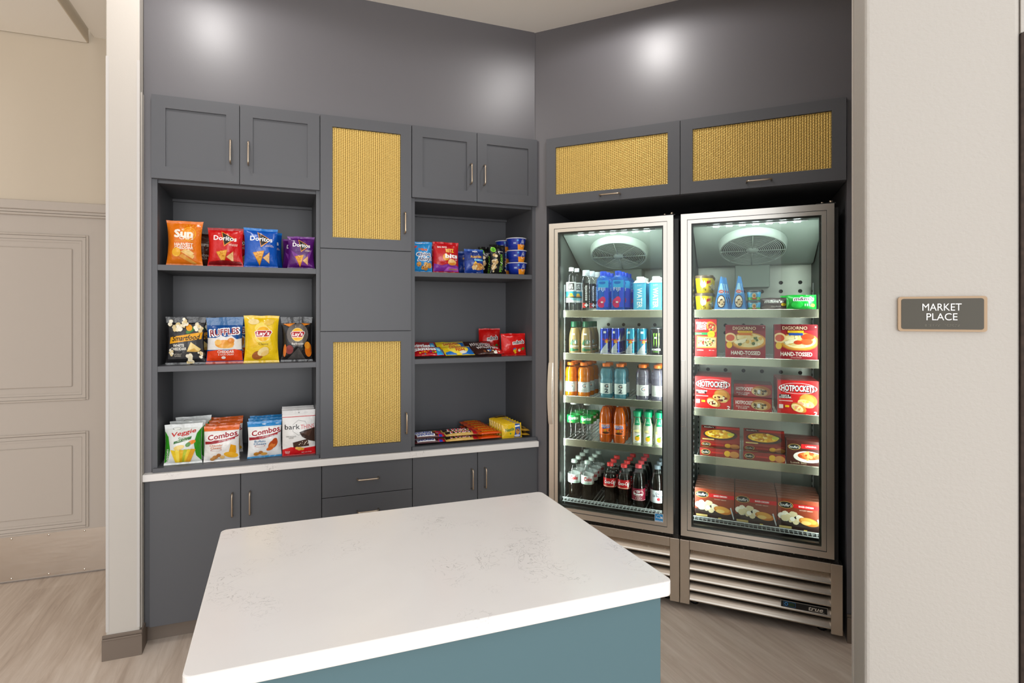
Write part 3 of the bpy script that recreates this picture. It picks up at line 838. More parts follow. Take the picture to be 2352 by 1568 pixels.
# ------------------------------------------------------------------ recessed ceiling downlights
for i, (x, y, e) in enumerate(DOWNLIGHTS):
    cz = CEIL
    t = link('downlight', None, None, (x, y, cz)); t['category'] = 'light'; t['group'] = 'recessed ceiling downlights'
    t['label'] = ['recessed ceiling downlight in front of the chip shelves', 'recessed ceiling downlight in front of the coolers'][i] if i < 2 else 'recessed ceiling downlight out in the main room'
    mb = MB(); mb.lathe([(0.095, 0), (0.095, -0.004), (0.075, -0.006), (0.07, 0)], mat('downlight trim', '#efece6', 0.4), 28, caps=False); part('trim_ring', mb, t)
    mb = MB(); mb.lathe([(0.07, -0.002), (0, -0.002)], mat('downlight lens', '#ffffff', 0.4, emit='#fff1df', estr=6), 28, caps=False); part('lens', mb, t)
    la = bpy.data.lights.new('downlight_lamp', 'SPOT'); la.energy = e; la.spot_size = math.radians(176); la.spot_blend = 0.25; la.shadow_soft_size = 0.07
    la.color = (1.0, 0.97, 0.95)
    link('downlight_lamp', la, t, (0, 0, -0.012))
# ------------------------------------------------------------------ packaging builders
def bag_fn(Wd, H, D, pinch=0.06, sb=0.045, st=0.06, seed=1, wr=0.9):
    def hw(v):
        t = max(0.0, min(1.0, v))
        return (Wd / 2) * (1 - pinch * math.sin(PI * t) ** 0.7)
    def depth(xn, v):
        t = max(0.0, min(1.0, (v - sb) / (1 - sb - st)))
        d = D * (math.sin(PI * t) ** 0.6 if 0 < t < 1 else 0) * max(0.0, 1 - abs(xn) ** 2.6) ** 0.75
        e = math.exp(-t / 0.16) + math.exp(-(1 - t) / 0.16)
        d += wr * D * 0.13 * e * math.sin(xn * 9 + seed * 1.7 + 3 * v) * max(0, 1 - abs(xn))
        d += wr * D * 0.22 * noise.noise(Vector((xn * 1.8 + seed * 3.1, v * 2.6, seed))) * max(0.0, 1 - abs(xn) ** 4) * (1 if 0 < t < 1 else 0.2)
        d += wr * D * 0.07 * noise.noise(Vector((xn * 4.5 + seed, v * 6.0 + seed * 2, 3.3))) * max(0.0, 1 - abs(xn) ** 4) * (1 if 0 < t < 1 else 0.2)
        return max(d, 0.0) + 0.0008
    def fmap(x, y, off):
        y = max(0.02 * H if off else 0.0, min(H * (0.985 if off else 1), y)); v = y / H; xn = max(-1, min(1, x / (Wd / 2)))
        yy = y + 0.004 * wr * noise.noise(Vector((xn * 1.5, seed * 2.0, 0.3))) * max(0, (v - 0.9) * 10)
        return (xn * hw(v), -depth(xn, v) - off, yy)
    return hw, depth, fmap

def pouch(Wd, H, D, col, spec, seal=None, seal_b=None, pinch=0.06, sb=0.045, st=0.06, seed=1, wr=0.9, hole=False, back=None, rough=0.27):
    """pillow bag standing on its bottom seal, front to -y, origin at the middle of the bottom edge"""
    hw, depth, fmap = bag_fn(Wd, H, D, pinch, sb, st, seed, wr)
    nu, nv = 22, 26
    fm, bmt = film(col, rough, True), film(back or col, rough, True)
    sm = film(seal or col, rough, True); sbm = film(seal_b or col, rough, True)
    def grid(v0, v1, n, m_f, m_b):
        mb = MB()
        for sgn, m in ((-1, m_f), (1, m_b)):
            vs, fs = [], []
            for j in range(n + 1):
                v = v0 + (v1 - v0) * j / n
                for i in range(nu + 1):
                    xn = -1 + 2 * i / nu
                    x, y, z = fmap(xn * Wd / 2, v * H, 0)
                    vs.append((x, y if sgn < 0 else -y * 0.7, z))
            for j in range(n):
                for i in range(nu):
                    a = j * (nu + 1) + i
                    q = (a, a + 1, a + nu + 2, a + nu + 1)
                    fs.append(q if sgn < 0 else q[::-1])
            mb.add(vs, fs, m, True)
        return mb
    parts = []
    body = grid(sb, 1 - st, nv, fm, bmt)
    art = artwork([s for s in spec], Wd, H, fmap, lmax=0.0065, crinkle=True) if spec else None
    parts.append(('pouch', body, [('front_print', art)] if art else []))
    top = grid(1 - st, 1, 3, sm, sm)
    if hole: top.lathe([(0.004, 0), (0, 0)], ink('#2a2a2a'), 10) if False else None
    parts.append(('top_seal', top, []))
    parts.append(('bottom_seal', grid(0, sb, 2, sbm, sbm), []))
    return parts

def blobs(col, cx, cy, rx, ry, n, r, seed, ell=0.7):
    rr = random.Random(seed); out = []
    if not col: return out
    for i in range(n):
        a, q = rr.uniform(0, 2 * PI), math.sqrt(rr.random())
        c = col[i % len(col)] if isinstance(col, (list, tuple)) else col
        out.append(E(c, cx + rx * q * math.cos(a), cy + ry * q * math.sin(a), r * rr.uniform(0.6, 1.3), None, rr.uniform(0, 3), 8))
    return out
def chip(cx, cy, s, rot, c1='#e9a52f', c2='#c9781c'):
    def tri(k, c): return G(c, *[(cx + k * s * math.cos(rot + a), cy + k * s * 0.62 * math.sin(rot + a)) for a in (0.45, 2.7, 4.75)])
    return [tri(1.0, c2), tri(0.88, c1)] + blobs([c2, '#f4cf6a'], cx, cy, s * 0.45, s * 0.27, 9, s * 0.09, int(cx * 90 + cy * 70 + 200))
def doritos(flav, fc):
    return [G('#f3a13a', (-0.22, 0.9), (0.62, 0.70), (-0.02, 0.50)), G('#2a2524', (-0.17, 0.875), (0.54, 0.70), (0.0, 0.535)), O('#f3a13a', -0.3, 0.9, 0.0, 0.0),
            T('#ffffff', 'Doritos', 0.02, 0.715, 0.115, 1.35, 0.025, 0.0, -0.06), T('#ffe9d8', flav, 0.52, 0.545, 0.055, 0.5, 0.01)] + chip(-0.14, 0.29, 0.40, 0.12) + chip(0.36, 0.25, 0.27, 0.5, '#f0c48a', '#d98b3a')

@kind('sun')
def _():
    sp = [E('#f7b21c', 0.28, 0.70, 0.42), E('#ea7d12', 0.28, 0.70, 0.37), E('#f59a1c', 0.28, 0.70, 0.33)]
    for k in range(9):
        a = 0.2 + k * 0.33
        sp.append(G('#f8c531', (0.28 + 0.5 * math.cos(a) - 0.02, 0.70 + 0.185 * math.sin(a)), (0.28 + 0.5 * math.cos(a) + 0.02, 0.70 + 0.185 * math.sin(a)), (0.28 + 0.66 * math.cos(a), 0.70 + 0.25 * math.sin(a))))
    sp += [T('#fdf3e4', 'Sun', -0.02, 0.70, 0.17, 1.05, 0.05), T('#fdf3e4', 'CHIPS', 0.15, 0.60, 0.07, 0.8, 0.03), T('#f6c34a', 'WHOLE GRAIN SNACKS', 0, 0.53, 0.03, 1.1),
           T('#fdf3e4', 'HARVEST', 0, 0.455, 0.062, 1.1, 0.03), T('#fdf3e4', 'CHEDDAR', 0, 0.385, 0.062, 1.12, 0.03), T('#ffffff', '100%', 0.8, 0.89, 0.03)]
    sp += [E('#f6b62c', -0.45, 0.29, 0.26), G('#f0c06a', (-0.2, 0.3), (0.1, 0.36), (0.62, 0.22), (0.5, 0.15)), G('#e6a245', (-0.3, 0.2), (-0.1, 0.26), (0.7, 0.06), (0.5, 0.04)), G('#f6d28a', (0.0, 0.3), (0.3, 0.35), (0.6, 0.27), (0.4, 0.22))]
    return pouch(0.160, 0.215, 0.033, '#e8780f', sp, pinch=0.13, seed=1)
@kind('brownchip')
def _(): return pouch(0.15, 0.185, 0.03, '#3a1c12', [E('#4d2718', 0.3, 0.45, 0.6, 0.4), T('#d9cfc4', 'CHIPS', 0.3, 0.62, 0.07, 0.9, 0.02), T('#d9cfc4', 'GARDEN\nSALSA', 0.4, 0.3, 0.13, 0.7)], pinch=0.1, seed=5)
@kind('dred')
def _(): return pouch(0.164, 0.190, 0.033, '#cf1013', doritos('NACHO\nCHEESE', 0) + [G('#7d0a10', (-0.95, 0.05), (0.95, 0.05), (0.9, 0.13), (-0.1, 0.16), (-0.9, 0.12))], seal='#a30d10', seed=2, pinch=0.1)
@kind('dblue')
def _(): return pouch(0.160, 0.196, 0.033, '#0b55b8', doritos('COOL\nRANCH', 0), seal='#1377c9', seed=3, pinch=0.08)
@kind('dpurp')
def _(): return pouch(0.134, 0.164, 0.028, '#54116b', [G('#7d3a96', (-0.8, 0.55), (0.2, 0.3), (0.9, 0.62), (0.5, 0.2), (0.9, 0.08), (-0.3, 0.12))] + doritos('SPICY\nSWEET\nCHILI', 0), seal='#6f1a86', seed=4, pinch=0.1)
def popcorn(x, y, s, sd): return blobs(['#f4e7c4', '#e9d29c', '#fbf3dc'], x, y, s, s * 0.55, 9, s * 0.55, sd)
@kind('smart')
def _():
    sp = [R('#3b3a3c', -0.9, 0.12, 0.95, 0.84), G('#f2aa1f', (-0.85, 0.44), (0.88, 0.53), (0.94, 0.68), (-0.8, 0.575)), T('#1d1a17', 'Smartfood', 0.05, 0.56, 0.105, 1.45, 0.02, 0.3, 0.06),
          T('#f1ece0', 'WHITE', -0.35, 0.40, 0.055, 0.6, 0.03), T('#f1ece0', 'CHEDDAR', -0.35, 0.33, 0.055, 0.85, 0.03), G('#f1d489', (0.1, 0.27), (0.32, 0.47), (0.85, 0.32), (0.72, 0.26)), G('#dcae55', (0.1, 0.27), (0.72, 0.26), (0.5, 0.34)),
          E('#3d7f3a', 0.28, 0.72, 0.28, 0.05, 0.6), E('#f0a21e', 0.2, 0.77, 0.16, 0.075, 0.5), T('#cfc8ba', 'NATURALLY\nFLAVORED', -0.38, 0.2, 0.07, 0.4)]
    for i, (x, y, s) in enumerate([(-0.72, 0.84, 0.15), (-0.42, 0.73, 0.2), (0.72, 0.78, 0.19), (0.28, 0.12, 0.2), (-0.75, 0.26, 0.12), (-0.05, 0.87, 0.16), (0.8, 0.2, 0.12)]): sp += popcorn(x, y, s, i)
    return pouch(0.176, 0.226, 0.032, '#1a191b', sp, pinch=0.13, st=0.12, seed=6)
@kind('ruffles')
def _():
    sp = [G('#e9e6e2', (-0.98, 0.30), (0.98, 0.30), (0.98, 0.54), (0.7, 0.52), (0.4, 0.6), (0.1, 0.57), (-0.2, 0.60), (-0.5, 0.55), (-0.98, 0.56)), G('#e2410f', (-0.98, 0.06), (0.98, 0.06), (0.98, 0.27), (0.6, 0.31), (0.2, 0.28), (-0.3, 0.30), (-0.98, 0.27)),
          E('#efa23a', 0.02, 0.42, 0.55, 0.09), E('#f6c26a', -0.35, 0.46, 0.2, 0.06), E('#e58b25', 0.38, 0.49, 0.2, 0.06), E('#f4b04c', 0.1, 0.37, 0.42, 0.04),
          T('#ffffff', 'RUFFLES', 0.0, 0.68, 0.145, 1.72, 0.075, 0, 0.08), T('#8e1220', 'RUFFLES', 0.0, 0.68, 0.125, 1.62, 0.02, 0, 0.08), T('#fff3ea', 'CHEDDAR', 0.08, 0.255, 0.055, 0.92, 0.03), T('#fff3ea', '& SOUR CREAM', 0.08, 0.195, 0.035, 0.85, 0.01), E('#fbf6ef', -0.05, 0.13, 0.12, 0.03)]
    return pouch(0.168, 0.224, 0.034, '#0f4d94', sp, seal='#0d5b93', seal_b='#c33a10', pinch=0.09, st=0.17, seed=7)
def lays(x, y, w): return [E('#fbe08a', x, y, w * 0.66), E('#f7b81f', x, y, w * 0.60), G('#ffffff', (x - w * 0.72, y + 0.045), (x - w * 0.5, y + 0.075), (x + w * 0.7, y + 0.075), (x + w * 0.78, y + 0.03), (x + w * 0.5, y - 0.065), (x - w * 0.6, y - 0.065)),
    G('#b6191f', (x - w * 0.67, y + 0.04), (x - w * 0.48, y + 0.065), (x + w * 0.65, y + 0.065), (x + w * 0.72, y + 0.03), (x + w * 0.47, y - 0.055), (x - w * 0.57, y - 0.055)), T('#ffffff', "Lay's", x, y, 0.105, w * 1.05, 0.03, 0.15, 0.04)]
@kind('lays')
def _():
    sp = blobs(['#f6d23a', '#f2c52c', '#f8e06a'], 0, 0.6, 0.8, 0.25, 7, 0.3, 3) + lays(0.1, 0.61, 0.72) + [T('#7a6a20', 'Classic', 0.12, 0.40, 0.055, 0.6), E('#a8602a', -0.22, 0.16, 0.34, 0.09, 0.3), E('#f4dc9a', 0.1, 0.24, 0.36, 0.08, 0.5), E('#ecc878', 0.2, 0.2, 0.26, 0.05, 0.5), E('#f4dc9a', -0.45, 0.87, 0.32, 0.06), E('#e9c04a', 0.45, 0.86, 0.3, 0.06, 0.3)]
    return pouch(0.166, 0.232, 0.034, '#f0c810', sp, pinch=0.10, st=0.05, seed=8)
@kind('laysbbq')
def _():
    sp = [E('#6b645e', 0.05, 0.60, 0.74)] + lays(0.05, 0.6, 0.66) + [T('#efe9e0', 'Barbecue', 0.05, 0.40, 0.045, 0.8, 0.01), G('#e8841c', (-0.9, 0.84), (-0.1, 0.86), (-0.5, 0.78)), G('#e8841c', (0.3, 0.86), (0.9, 0.84), (0.5, 0.8)), E('#e0761a', 0.78, 0.26, 0.24, 0.16), E('#f09a2a', 0.72, 0.36, 0.2, 0.08), E('#8a3a3a', -0.5, 0.27, 0.26, 0.1), E('#d8742a', -0.8, 0.25, 0.1, 0.14), G('#4d4a48', (-0.6, 0.06), (0.55, 0.06), (0.1, 0.32))]
    return pouch(0.157, 0.226, 0.032, '#191718', sp, pinch=0.12, st=0.14, seed=9)
@kind('veggie')
def _():
    sp = [G('#2f8f1e', (-0.99, 0.84), (-0.8, 0.7), (-0.7, 0.4), (-0.8, 0.1), (-0.99, 0.06)), G('#2f8f1e', (0.99, 0.9), (0.75, 0.75), (0.62, 0.5), (0.72, 0.2), (0.99, 0.06)), O('#6d7369', -0.35, 0.89, 0.22, 0.035, 0.12), T('#555', 'SENSIBLE', -0.35, 0.89, 0.02, 0.3) if False else E('#e6e8e0', -0.35, 0.89, 0.16, 0.02),
          T('#c8201d', 'Veggie', 0.03, 0.77, 0.13, 1.35, 0.02, 0.25, 0.16), T('#4a8a35', 'Straws', 0.12, 0.66, 0.07, 0.75, 0.0, 0.3, 0.14), G('#2d6b25', (-0.5, 0.52), (0.45, 0.62), (0.47, 0.68), (-0.48, 0.58)), T('#e8f2dc', 'SEA SALT', 0, 0.6, 0.03, 0.6, 0.01, 0, 0.1),
          E('#f0861c', 0.5, 0.54, 0.22, 0.05, 0.3), E('#4f8a2c', 0.3, 0.49, 0.16, 0.05, 0.6), E('#efd27a', -0.2, 0.43, 0.3, 0.055, 0.2), T('#f5f5ee', 'VEGGIES', -0.83, 0.25, 0.04, 0.7, 0.01, 0, PI / 2)]
    for i, (x, c) in enumerate([(-0.6, '#f2cf2a'), (-0.35, '#f6dc4e'), (-0.1, '#e9b81c'), (0.15, '#b9c531'), (0.35, '#f2d23a'), (0.55, '#e9a82a')]):
        sp.append(G(c, (x * 0.45 - 0.12, 0.06), (x * 0.45 + 0.14, 0.05), (x + 0.16, 0.36), (x - 0.08, 0.38)))
    return pouch(0.162, 0.186, 0.03, '#e4e7e2', sp, seal='#d9dcda', pinch=0.07, st=0.1, seed=10, back='#2f8f1e')
def combos(band, flav, fcol, food):
    return [R(band, -1, 0.86, 1, 0.94), G('#9c1626', (-0.95, 0.58), (-0.6, 0.58), (0.98, 0.76), (0.98, 0.68), (-0.3, 0.52), (-0.95, 0.50)), E('#f7f3ef', 0.05, 0.715, 0.98, 0.1, 0.10), T('#ffffff', 'Combos', 0.06, 0.73, 0.15, 1.75, 0.05, 0.1, 0.14), T('#a51c2c', 'Combos', 0.06, 0.73, 0.14, 1.7, 0.03, 0.1, 0.14),
            G('#b21e2d', (-0.25, 0.57), (0.8, 0.665), (0.78, 0.615), (-0.23, 0.525)), T('#ffffff', 'STUFFED SNACKS', 0.28, 0.595, 0.03, 0.85, 0, 0, 0.09), T(fcol, flav, -0.3, 0.43, 0.125, 0.75, 0.01), RRB('#ffffff', '#b03a3a', -0.3, 0.335)] + food
def RRB(a, b, x, y): return O(b, x, y, 0.32, 0.032, 0.1)
@kind('corg')
def _(): return pouch(0.158, 0.168, 0.026, '#efece8', combos('#e2661c', 'Cheddar\nCheese', '#d77a3a', [G('#e9a316', (0.4, 0.2), (0.55, 0.47), (0.85, 0.42), (0.85, 0.22)), E('#f0b32a', 0.55, 0.17, 0.42, 0.08, -0.2), E('#c98a4a', -0.35, 0.13, 0.16, 0.055), E('#b9773a', -0.15, 0.18, 0.13, 0.05), E('#d49a5a', -0.5, 0.08, 0.14, 0.05), E('#e8c07a', 0.05, 0.12, 0.14, 0.05)]), seal='#e2661c', pinch=0.06, st=0.06, seed=11)
@kind('cblu')
def _(): return pouch(0.160, 0.176, 0.026, '#eceded', combos('#1d86c9', 'Buffalo\nCheese', '#2a6f9e', [E('#c4561c', 0.5, 0.36, 0.34, 0.1, 0.7), E('#e2813a', 0.45, 0.32, 0.2, 0.06, 0.5), E('#b8481a', 0.6, 0.44, 0.2, 0.07, 0.9), E('#d96a24', 0.3, 0.24, 0.22, 0.05, 0.3), E('#c9862a', -0.5, 0.12, 0.16, 0.05), E('#b9773a', -0.25, 0.15, 0.14, 0.05), E('#d8a04a', -0.05, 0.11, 0.2, 0.04)]), seal='#1d86c9', seal_b='#2a8bc4', pinch=0.07, st=0.07, seed=12)
@kind('bark')
def _():
    sp = [R('#c9232c', -1, 0.855, 1, 0.868), G('#d5141b', (-1, 0.0), (1, 0.0), (1, 0.17), (0.3, 0.16), (-0.5, 0.2), (-1, 0.15)), O('#5a5652', 0.05, 0.62, 0.5, 0.17, 0.03, 0, 7), R('#e9e7e4', -0.95, 0.585, 0.98, 0.69), T('#1f1c1b', 'bark', -0.42, 0.645, 0.105, 0.9, 0.012), T('#d4474d', 'THINS', 0.5, 0.635, 0.095, 0.85),
          G('#3d2a22', (0.0, 0.52), (0.35, 0.56), (0.97, 0.6), (0.97, 0.28), (0.55, 0.33), (0.15, 0.42)), G('#52392e', (0.1, 0.5), (0.8, 0.57), (0.6, 0.42)), G('#4a332a', (-0.4, 0.3), (0.5, 0.36), (0.6, 0.2), (-0.35, 0.19)), E('#e9b24a', 0.02, 0.15, 0.16, 0.04), E('#f0c060', -0.15, 0.17, 0.1, 0.03), E('#e3a33a', 0.2, 0.14, 0.1, 0.03), T('#5a5652', 'DARK CHOCOLATE\nALMOND', -0.5, 0.42, 0.06, 0.6), T('#ffffff', 'SNACK\nPACK', -0.7, 0.08, 0.06, 0.3), T('#ffffff', 'NET WT 4.7 OZ', 0.45, 0.06, 0.02, 0.6)]
    sp += blobs('#efe2cf', 0.3, 0.27, 0.5, 0.04, 12, 0.03, 5) + [E('#4a4a48', 0.0, 0.945, 0.035, None, 0, 8)]
    return pouch(0.157, 0.222, 0.024, '#e9e7e4', sp, seal='#dcdad8', seal_b='#c9141b', pinch=0.01, sb=0.02, st=0.1, seed=13, wr=0.25, rough=0.4)
@kind('ahoy')
def _():
    sp = [T('#ffffff', 'NABISCO', -0.2, 0.95, 0.04, 0.9), G('#d33a3a', (-0.9, 0.86), (-0.5, 0.86), (-0.7, 0.78), (-0.9, 0.8)), T('#e8702a', 'Mini', 0.0, 0.74, 0.075, 0.8, 0.05), T('#ffffff', 'Chips', 0.05, 0.565, 0.16, 1.4, 0.1, 0, 0.06), T('#122a66', 'Chips', 0.05, 0.565, 0.14, 1.3, 0.03, 0, 0.06), T('#ffffff', 'Ahoy!', 0.15, 0.42, 0.16, 1.4, 0.1, 0, 0.06), T('#122a66', 'Ahoy!', 0.15, 0.42, 0.14, 1.3, 0.03, 0, 0.06)]
    sp += blobs(['#d99a4a', '#e8b468', '#c78538'], 0.1, 0.2, 0.8, 0.08, 10, 0.2, 6) + blobs('#4a2a18', 0.1, 0.2, 0.8, 0.08, 14, 0.04, 7)
    return pouch(0.112, 0.168, 0.028, '#1f8fd4', sp, pinch=0.04, seed=14)
@kind('ritz')
def _():
    sp = [G('#7d2a96', (-0.98, 0.05), (0.98, 0.05), (0.98, 0.22), (0.2, 0.3), (-0.4, 0.24), (-0.98, 0.3)), G('#b45ac0', (-0.2, 0.06), (0.95, 0.06), (0.9, 0.16), (0.1, 0.2)), T('#ffffff', 'BIG BAG', -0.35, 0.83, 0.05, 0.7, 0.02), T('#f3c23a', 'RITZ', 0.22, 0.71, 0.11, 0.62, 0.05), E('#e9a23a', -0.1, 0.5, 0.26), T('#ffffff', 'bits', 0.35, 0.54, 0.13, 1.0, 0.04), E('#f2b85a', 0.4, 0.33, 0.36, 0.08), E('#dd8a2a', 0.42, 0.29, 0.3, 0.05), E('#efc07a', 0.35, 0.38, 0.26, 0.06), T('#ffffff', '60', 0.75, 0.42, 0.05), R('#8a4a2a', 0.15, 0.1, 0.85, 0.14), R('#f0d0a0', 0.15, 0.115, 0.85, 0.125)]
    return pouch(0.150, 0.172, 0.03, '#c3101a', sp, pinch=0.05, seed=15)
@kind('planters')
def _():
    sp = [G('#13307c', (-0.98, 0.9), (0.98, 0.9), (0.98, 0.68), (-0.98, 0.5)), T('#ffffff', 'MIX', 0.1, 0.9, 0.07, 0.5, 0.03), T('#f0b52a', 'PLANTERS', 0.15, 0.67, 0.085, 1.15, 0.04), R('#5fc1e4', -0.1, 0.51, 0.92, 0.57), G('#f0c23a', (-0.25, 0.36), (0.0, 0.5), (0.2, 0.42), (0.0, 0.34)), E('#d8954a', 0.4, 0.28, 0.6, 0.14), T('#ffffff', 'Trail Mix', 0.4, 0.54, 0.035, 0.6), T('#dfe8f5', 'NET WT', 0.5, 0.06, 0.03, 0.5)]
    sp += blobs(['#e8bd78', '#c98a3c', '#f0d5a0', '#a8652a'], 0.3, 0.26, 0.6, 0.12, 26, 0.13, 8)
    return pouch(0.115, 0.140, 0.026, '#123a94', sp, seal='#3a5fae', pinch=0.04, st=0.08, seed=16)
@kind('pist')
def _():
    sp = [E('#7fd02a', -0.65, 0.83, 0.3), T('#173a10', 'NO SHELLS', -0.65, 0.83, 0.03, 0.4) if False else E('#4fa31c', -0.65, 0.83, 0.2), T('#e9e6da', 'WONDERFUL', 0.2, 0.76, 0.03, 0.7), T('#8fdc3a', 'PISTACHIOS', 0.2, 0.40, 0.14, None, 0.0, 0, PI / 2) if False else T('#8fdc3a', 'PISTACHIOS', 0.22, 0.38, 0.085, 1.95, 0.005, 0, PI / 2), G('#ffffff', (0.1, 0.42), (0.35, 0.36), (0.42, 0.33), (0.15, 0.39))]
    sp += blobs(['#d9bd8a', '#c9a66a', '#ead6ab', '#b58d50'], -0.62, 0.36, 0.28, 0.28, 34, 0.14, 9) + blobs(['#d9bd8a', '#c9a66a'], 0.85, 0.35, 0.1, 0.25, 10, 0.1, 10)
    return pouch(0.102, 0.172, 0.026, '#141412', sp, pinch=0.05, st=0.07, seed=17)
@kind('mmred')
def _():
    sp = [T('#ffffff', "m&m's", 0.3, 0.60, 0.17, 0.98, 0.09, 0.1, 0.1), T('#3a1d12', "m&m's", 0.3, 0.60, 0.15, 0.92, 0.03, 0.1, 0.1)]
    sp += blobs(['#f0761c', '#2a62c4', '#f2c21c', '#3a9a3a', '#c21c1c', '#f4e6d0'], 0.35, 0.22, 0.45, 0.14, 9, 0.12, 11)
    return pouch(0.155, 0.128, 0.026, '#d5120f', sp, pinch=0.02, seed=18, st=0.05)
def flatbag(Wd, H, D, col, sp, seed, **k): return pouch(Wd, H, D, col, sp, pinch=0.02, sb=0.05, st=0.05, seed=seed, **k)
@kind('skittles')
def _():
    sp = [T('#ffffff', 'Skittles', -0.15, 0.55, 0.3, 1.4, 0.05, 0.1), G('#2aa0e0', (0.5, 0.05), (0.95, 0.05), (0.9, 0.95), (0.6, 0.95)), E('#9fdcf4', 0.72, 0.5, 0.12, 0.2)] + blobs(['#f2c21c', '#e8741c', '#3f9a2c', '#7a2a9a', '#e2241c'], -0.1, 0.2, 0.6, 0.12, 18, 0.07, 12)
    return flatbag(0.172, 0.115, 0.015, '#b50f18', sp, 19)
@kind('fish')
def _():
    sp = [G('#1c6fc4', (0.35, 0.95), (0.98, 0.95), (0.98, 0.05), (0.1, 0.05), (0.6, 0.5)), G('#1c6fc4', (-0.95, 0.05), (-0.2, 0.05), (-0.5, 0.3), (-0.95, 0.25)), E('#f7e04a', 0, 0.5, 0.7, 0.42), T('#c8202a', 'SWEDISH', -0.02, 0.66, 0.22, 1.1, 0.04, 0, 0.05), T('#c8202a', 'FISH', 0.1, 0.38, 0.22, 0.6, 0.04), E('#eae6d8', 0.25, 0.2, 0.25, 0.1)]
    return flatbag(0.170, 0.115, 0.015, '#f0d01c', sp, 20)
@kind('whop')
def _():
    sp = [G('#c4161c', (0.2, 0.95), (0.97, 0.95), (0.97, 0.05), (0.55, 0.05)), T('#ffffff', 'WHOPPERS', 0.05, 0.58, 0.24, 1.5, 0.06, 0.15), T('#5a2a1a', 'WHOPPERS', 0.05, 0.58, 0.2, 1.42, 0.01, 0.15)] + blobs(['#8a4a2a', '#f0d9a8', '#5a3018', '#3a6ab0', '#eae4da'], 0.2, 0.2, 0.6, 0.12, 12, 0.1, 13)
    return flatbag(0.172, 0.115, 0.015, '#3a1e18', sp, 21)
def bar(Wd, H, D, col, sp, seed, **k): return pouch(Wd, H, D, col, sp, pinch=0.0, sb=0.02, st=0.02, seed=seed, wr=0.3, **k)
@kind('snick')
def _(): return bar(0.170, 0.048, 0.011, '#4a2026', [R('#f4f2f0', -0.82, 0.15, 0.35, 0.85), T('#1d3aa0', 'SNICKERS', -0.24, 0.5, 0.45, 1.05, 0.04, 0.15), R('#c4182a', 0.55, 0.02, 0.98, 0.98), R('#2a3fae', 0.6, 0.0, 0.82, 0.35), R('#e8a02a', 0.42, 0.5, 0.62, 0.85)], 22)
@kind('twix')
def _(): return bar(0.188, 0.055, 0.011, '#d3ab5a', [R('#2a1a16', -0.95, 0.3, 0.6, 0.98), T('#ffffff', 'TWIX', -0.1, 0.64, 0.62, 1.25, 0.09, 0.2), T('#c4141c', 'TWIX', -0.1, 0.64, 0.56, 1.2, 0.04, 0.2), R('#b8121a', 0.68, 0.02, 0.98, 0.98)], 23)
@kind('reese')
def _(): return bar(0.136, 0.056, 0.011, '#e2540f', [R('#b03a0a', -0.8, 0.35, 0.8, 0.75), T('#f2b01c', "Reese's", 0, 0.55, 0.4, 1.2, 0.03)], 24)
@kind('cookie')
def _(): return pouch(0.122, 0.082, 0.012, '#eac01a', [G('#1c4fa6', (0.2, 0.03), (0.85, 0.03), (0.85, 0.95), (0.35, 0.95)), G('#f4f2ec', (0.25, 0.72), (0.8, 0.75), (0.8, 0.86), (0.3, 0.82)), T('#3f7a4a', 'Nestle', -0.25, 0.58, 0.22, 0.85, 0.03, 0.1, 0.15), E('#c98a3c', 0.55, 0.42, 0.22, 0.2), E('#3f9a3a', -0.2, 0.3, 0.07), E('#d8d6ea', 0.5, 0.14, 0.3, 0.08)] + blobs('#5a3018', 0.55, 0.42, 0.18, 0.16, 7, 0.04, 14), seed=25, pinch=0.0, sb=0.04, st=0.04, wr=0.5)
@kind('gold')
def _(): return bar(0.115, 0.05, 0.012, '#b58a2a', [R('#3a2616', -0.7, 0.2, 0.5, 0.8), T('#e8c060', 'ALMONDS', -0.1, 0.5, 0.3, 0.95, 0.02)], 26)

# --- snack wall contents
Z1, Z2, Z3 = 1.733, 1.266, 0.8032
def B(k, name, label, s, d, z, yaw=0.0, tilt=0.0, group=None, cat='bag', scale=None): return spawn(k, name, label, cat, 'A', s, d, z, yaw, tilt, group, scale)
g = 'chip bags on the top shelf'
B('sun', 'chip_bag', 'large orange harvest cheddar chip bag at the left end of the top shelf', -0.423, 2.935, Z1, 0, -0.05, g)
B('brownchip', 'chip_bag', 'dark brown chip bag half hidden behind the orange one', -0.385, 3.06, Z1, 0.1, -0.05, g)
B('dred', 'chip_bag', 'red nacho cheese tortilla chip bag beside the orange bag', -0.246, 2.93, Z1, -0.08, -0.05, g)
B('dred', 'chip_bag', 'red tortilla chip bag hidden behind the front red bag', -0.205, 3.05, Z1, 0.15, -0.06, g)
B('dblue', 'chip_bag', 'bright blue tortilla chip bag on the top shelf', -0.086, 2.93, Z1, 0.06, -0.05, g)
B('dblue', 'chip_bag', 'blue tortilla chip bag tucked behind the front blue one', -0.058, 3.03, Z1, 0.35, -0.06, g)
B('dpurp', 'chip_bag', 'purple spicy chili tortilla chip bag at the right end of the top shelf', 0.103, 2.925, Z1, 0.0, -0.05, g)
B('dpurp', 'chip_bag', 'purple tortilla chip bag peeking out behind the front purple bag', 0.078, 3.02, Z1, -0.2, -0.06, g)
g = 'chip bags on the middle shelf'
B('smart', 'popcorn_bag', 'black popcorn bag with yellow banner on the middle shelf', -0.418, 2.93, Z2, 0.0, -0.06, g)
B('smart', 'popcorn_bag', 'black popcorn bag behind the front popcorn bag', -0.385, 3.05, Z2, 0.25, -0.06, g)
B('ruffles', 'chip_bag', 'blue and orange ridged chip bag with snowy band on the middle shelf', -0.249, 2.93, Z2, 0.0, -0.05, g)
B('ruffles', 'chip_bag', 'blue ridged chip bag behind the front blue and orange bag', -0.215, 3.05, Z2, 0.2, -0.05, g)
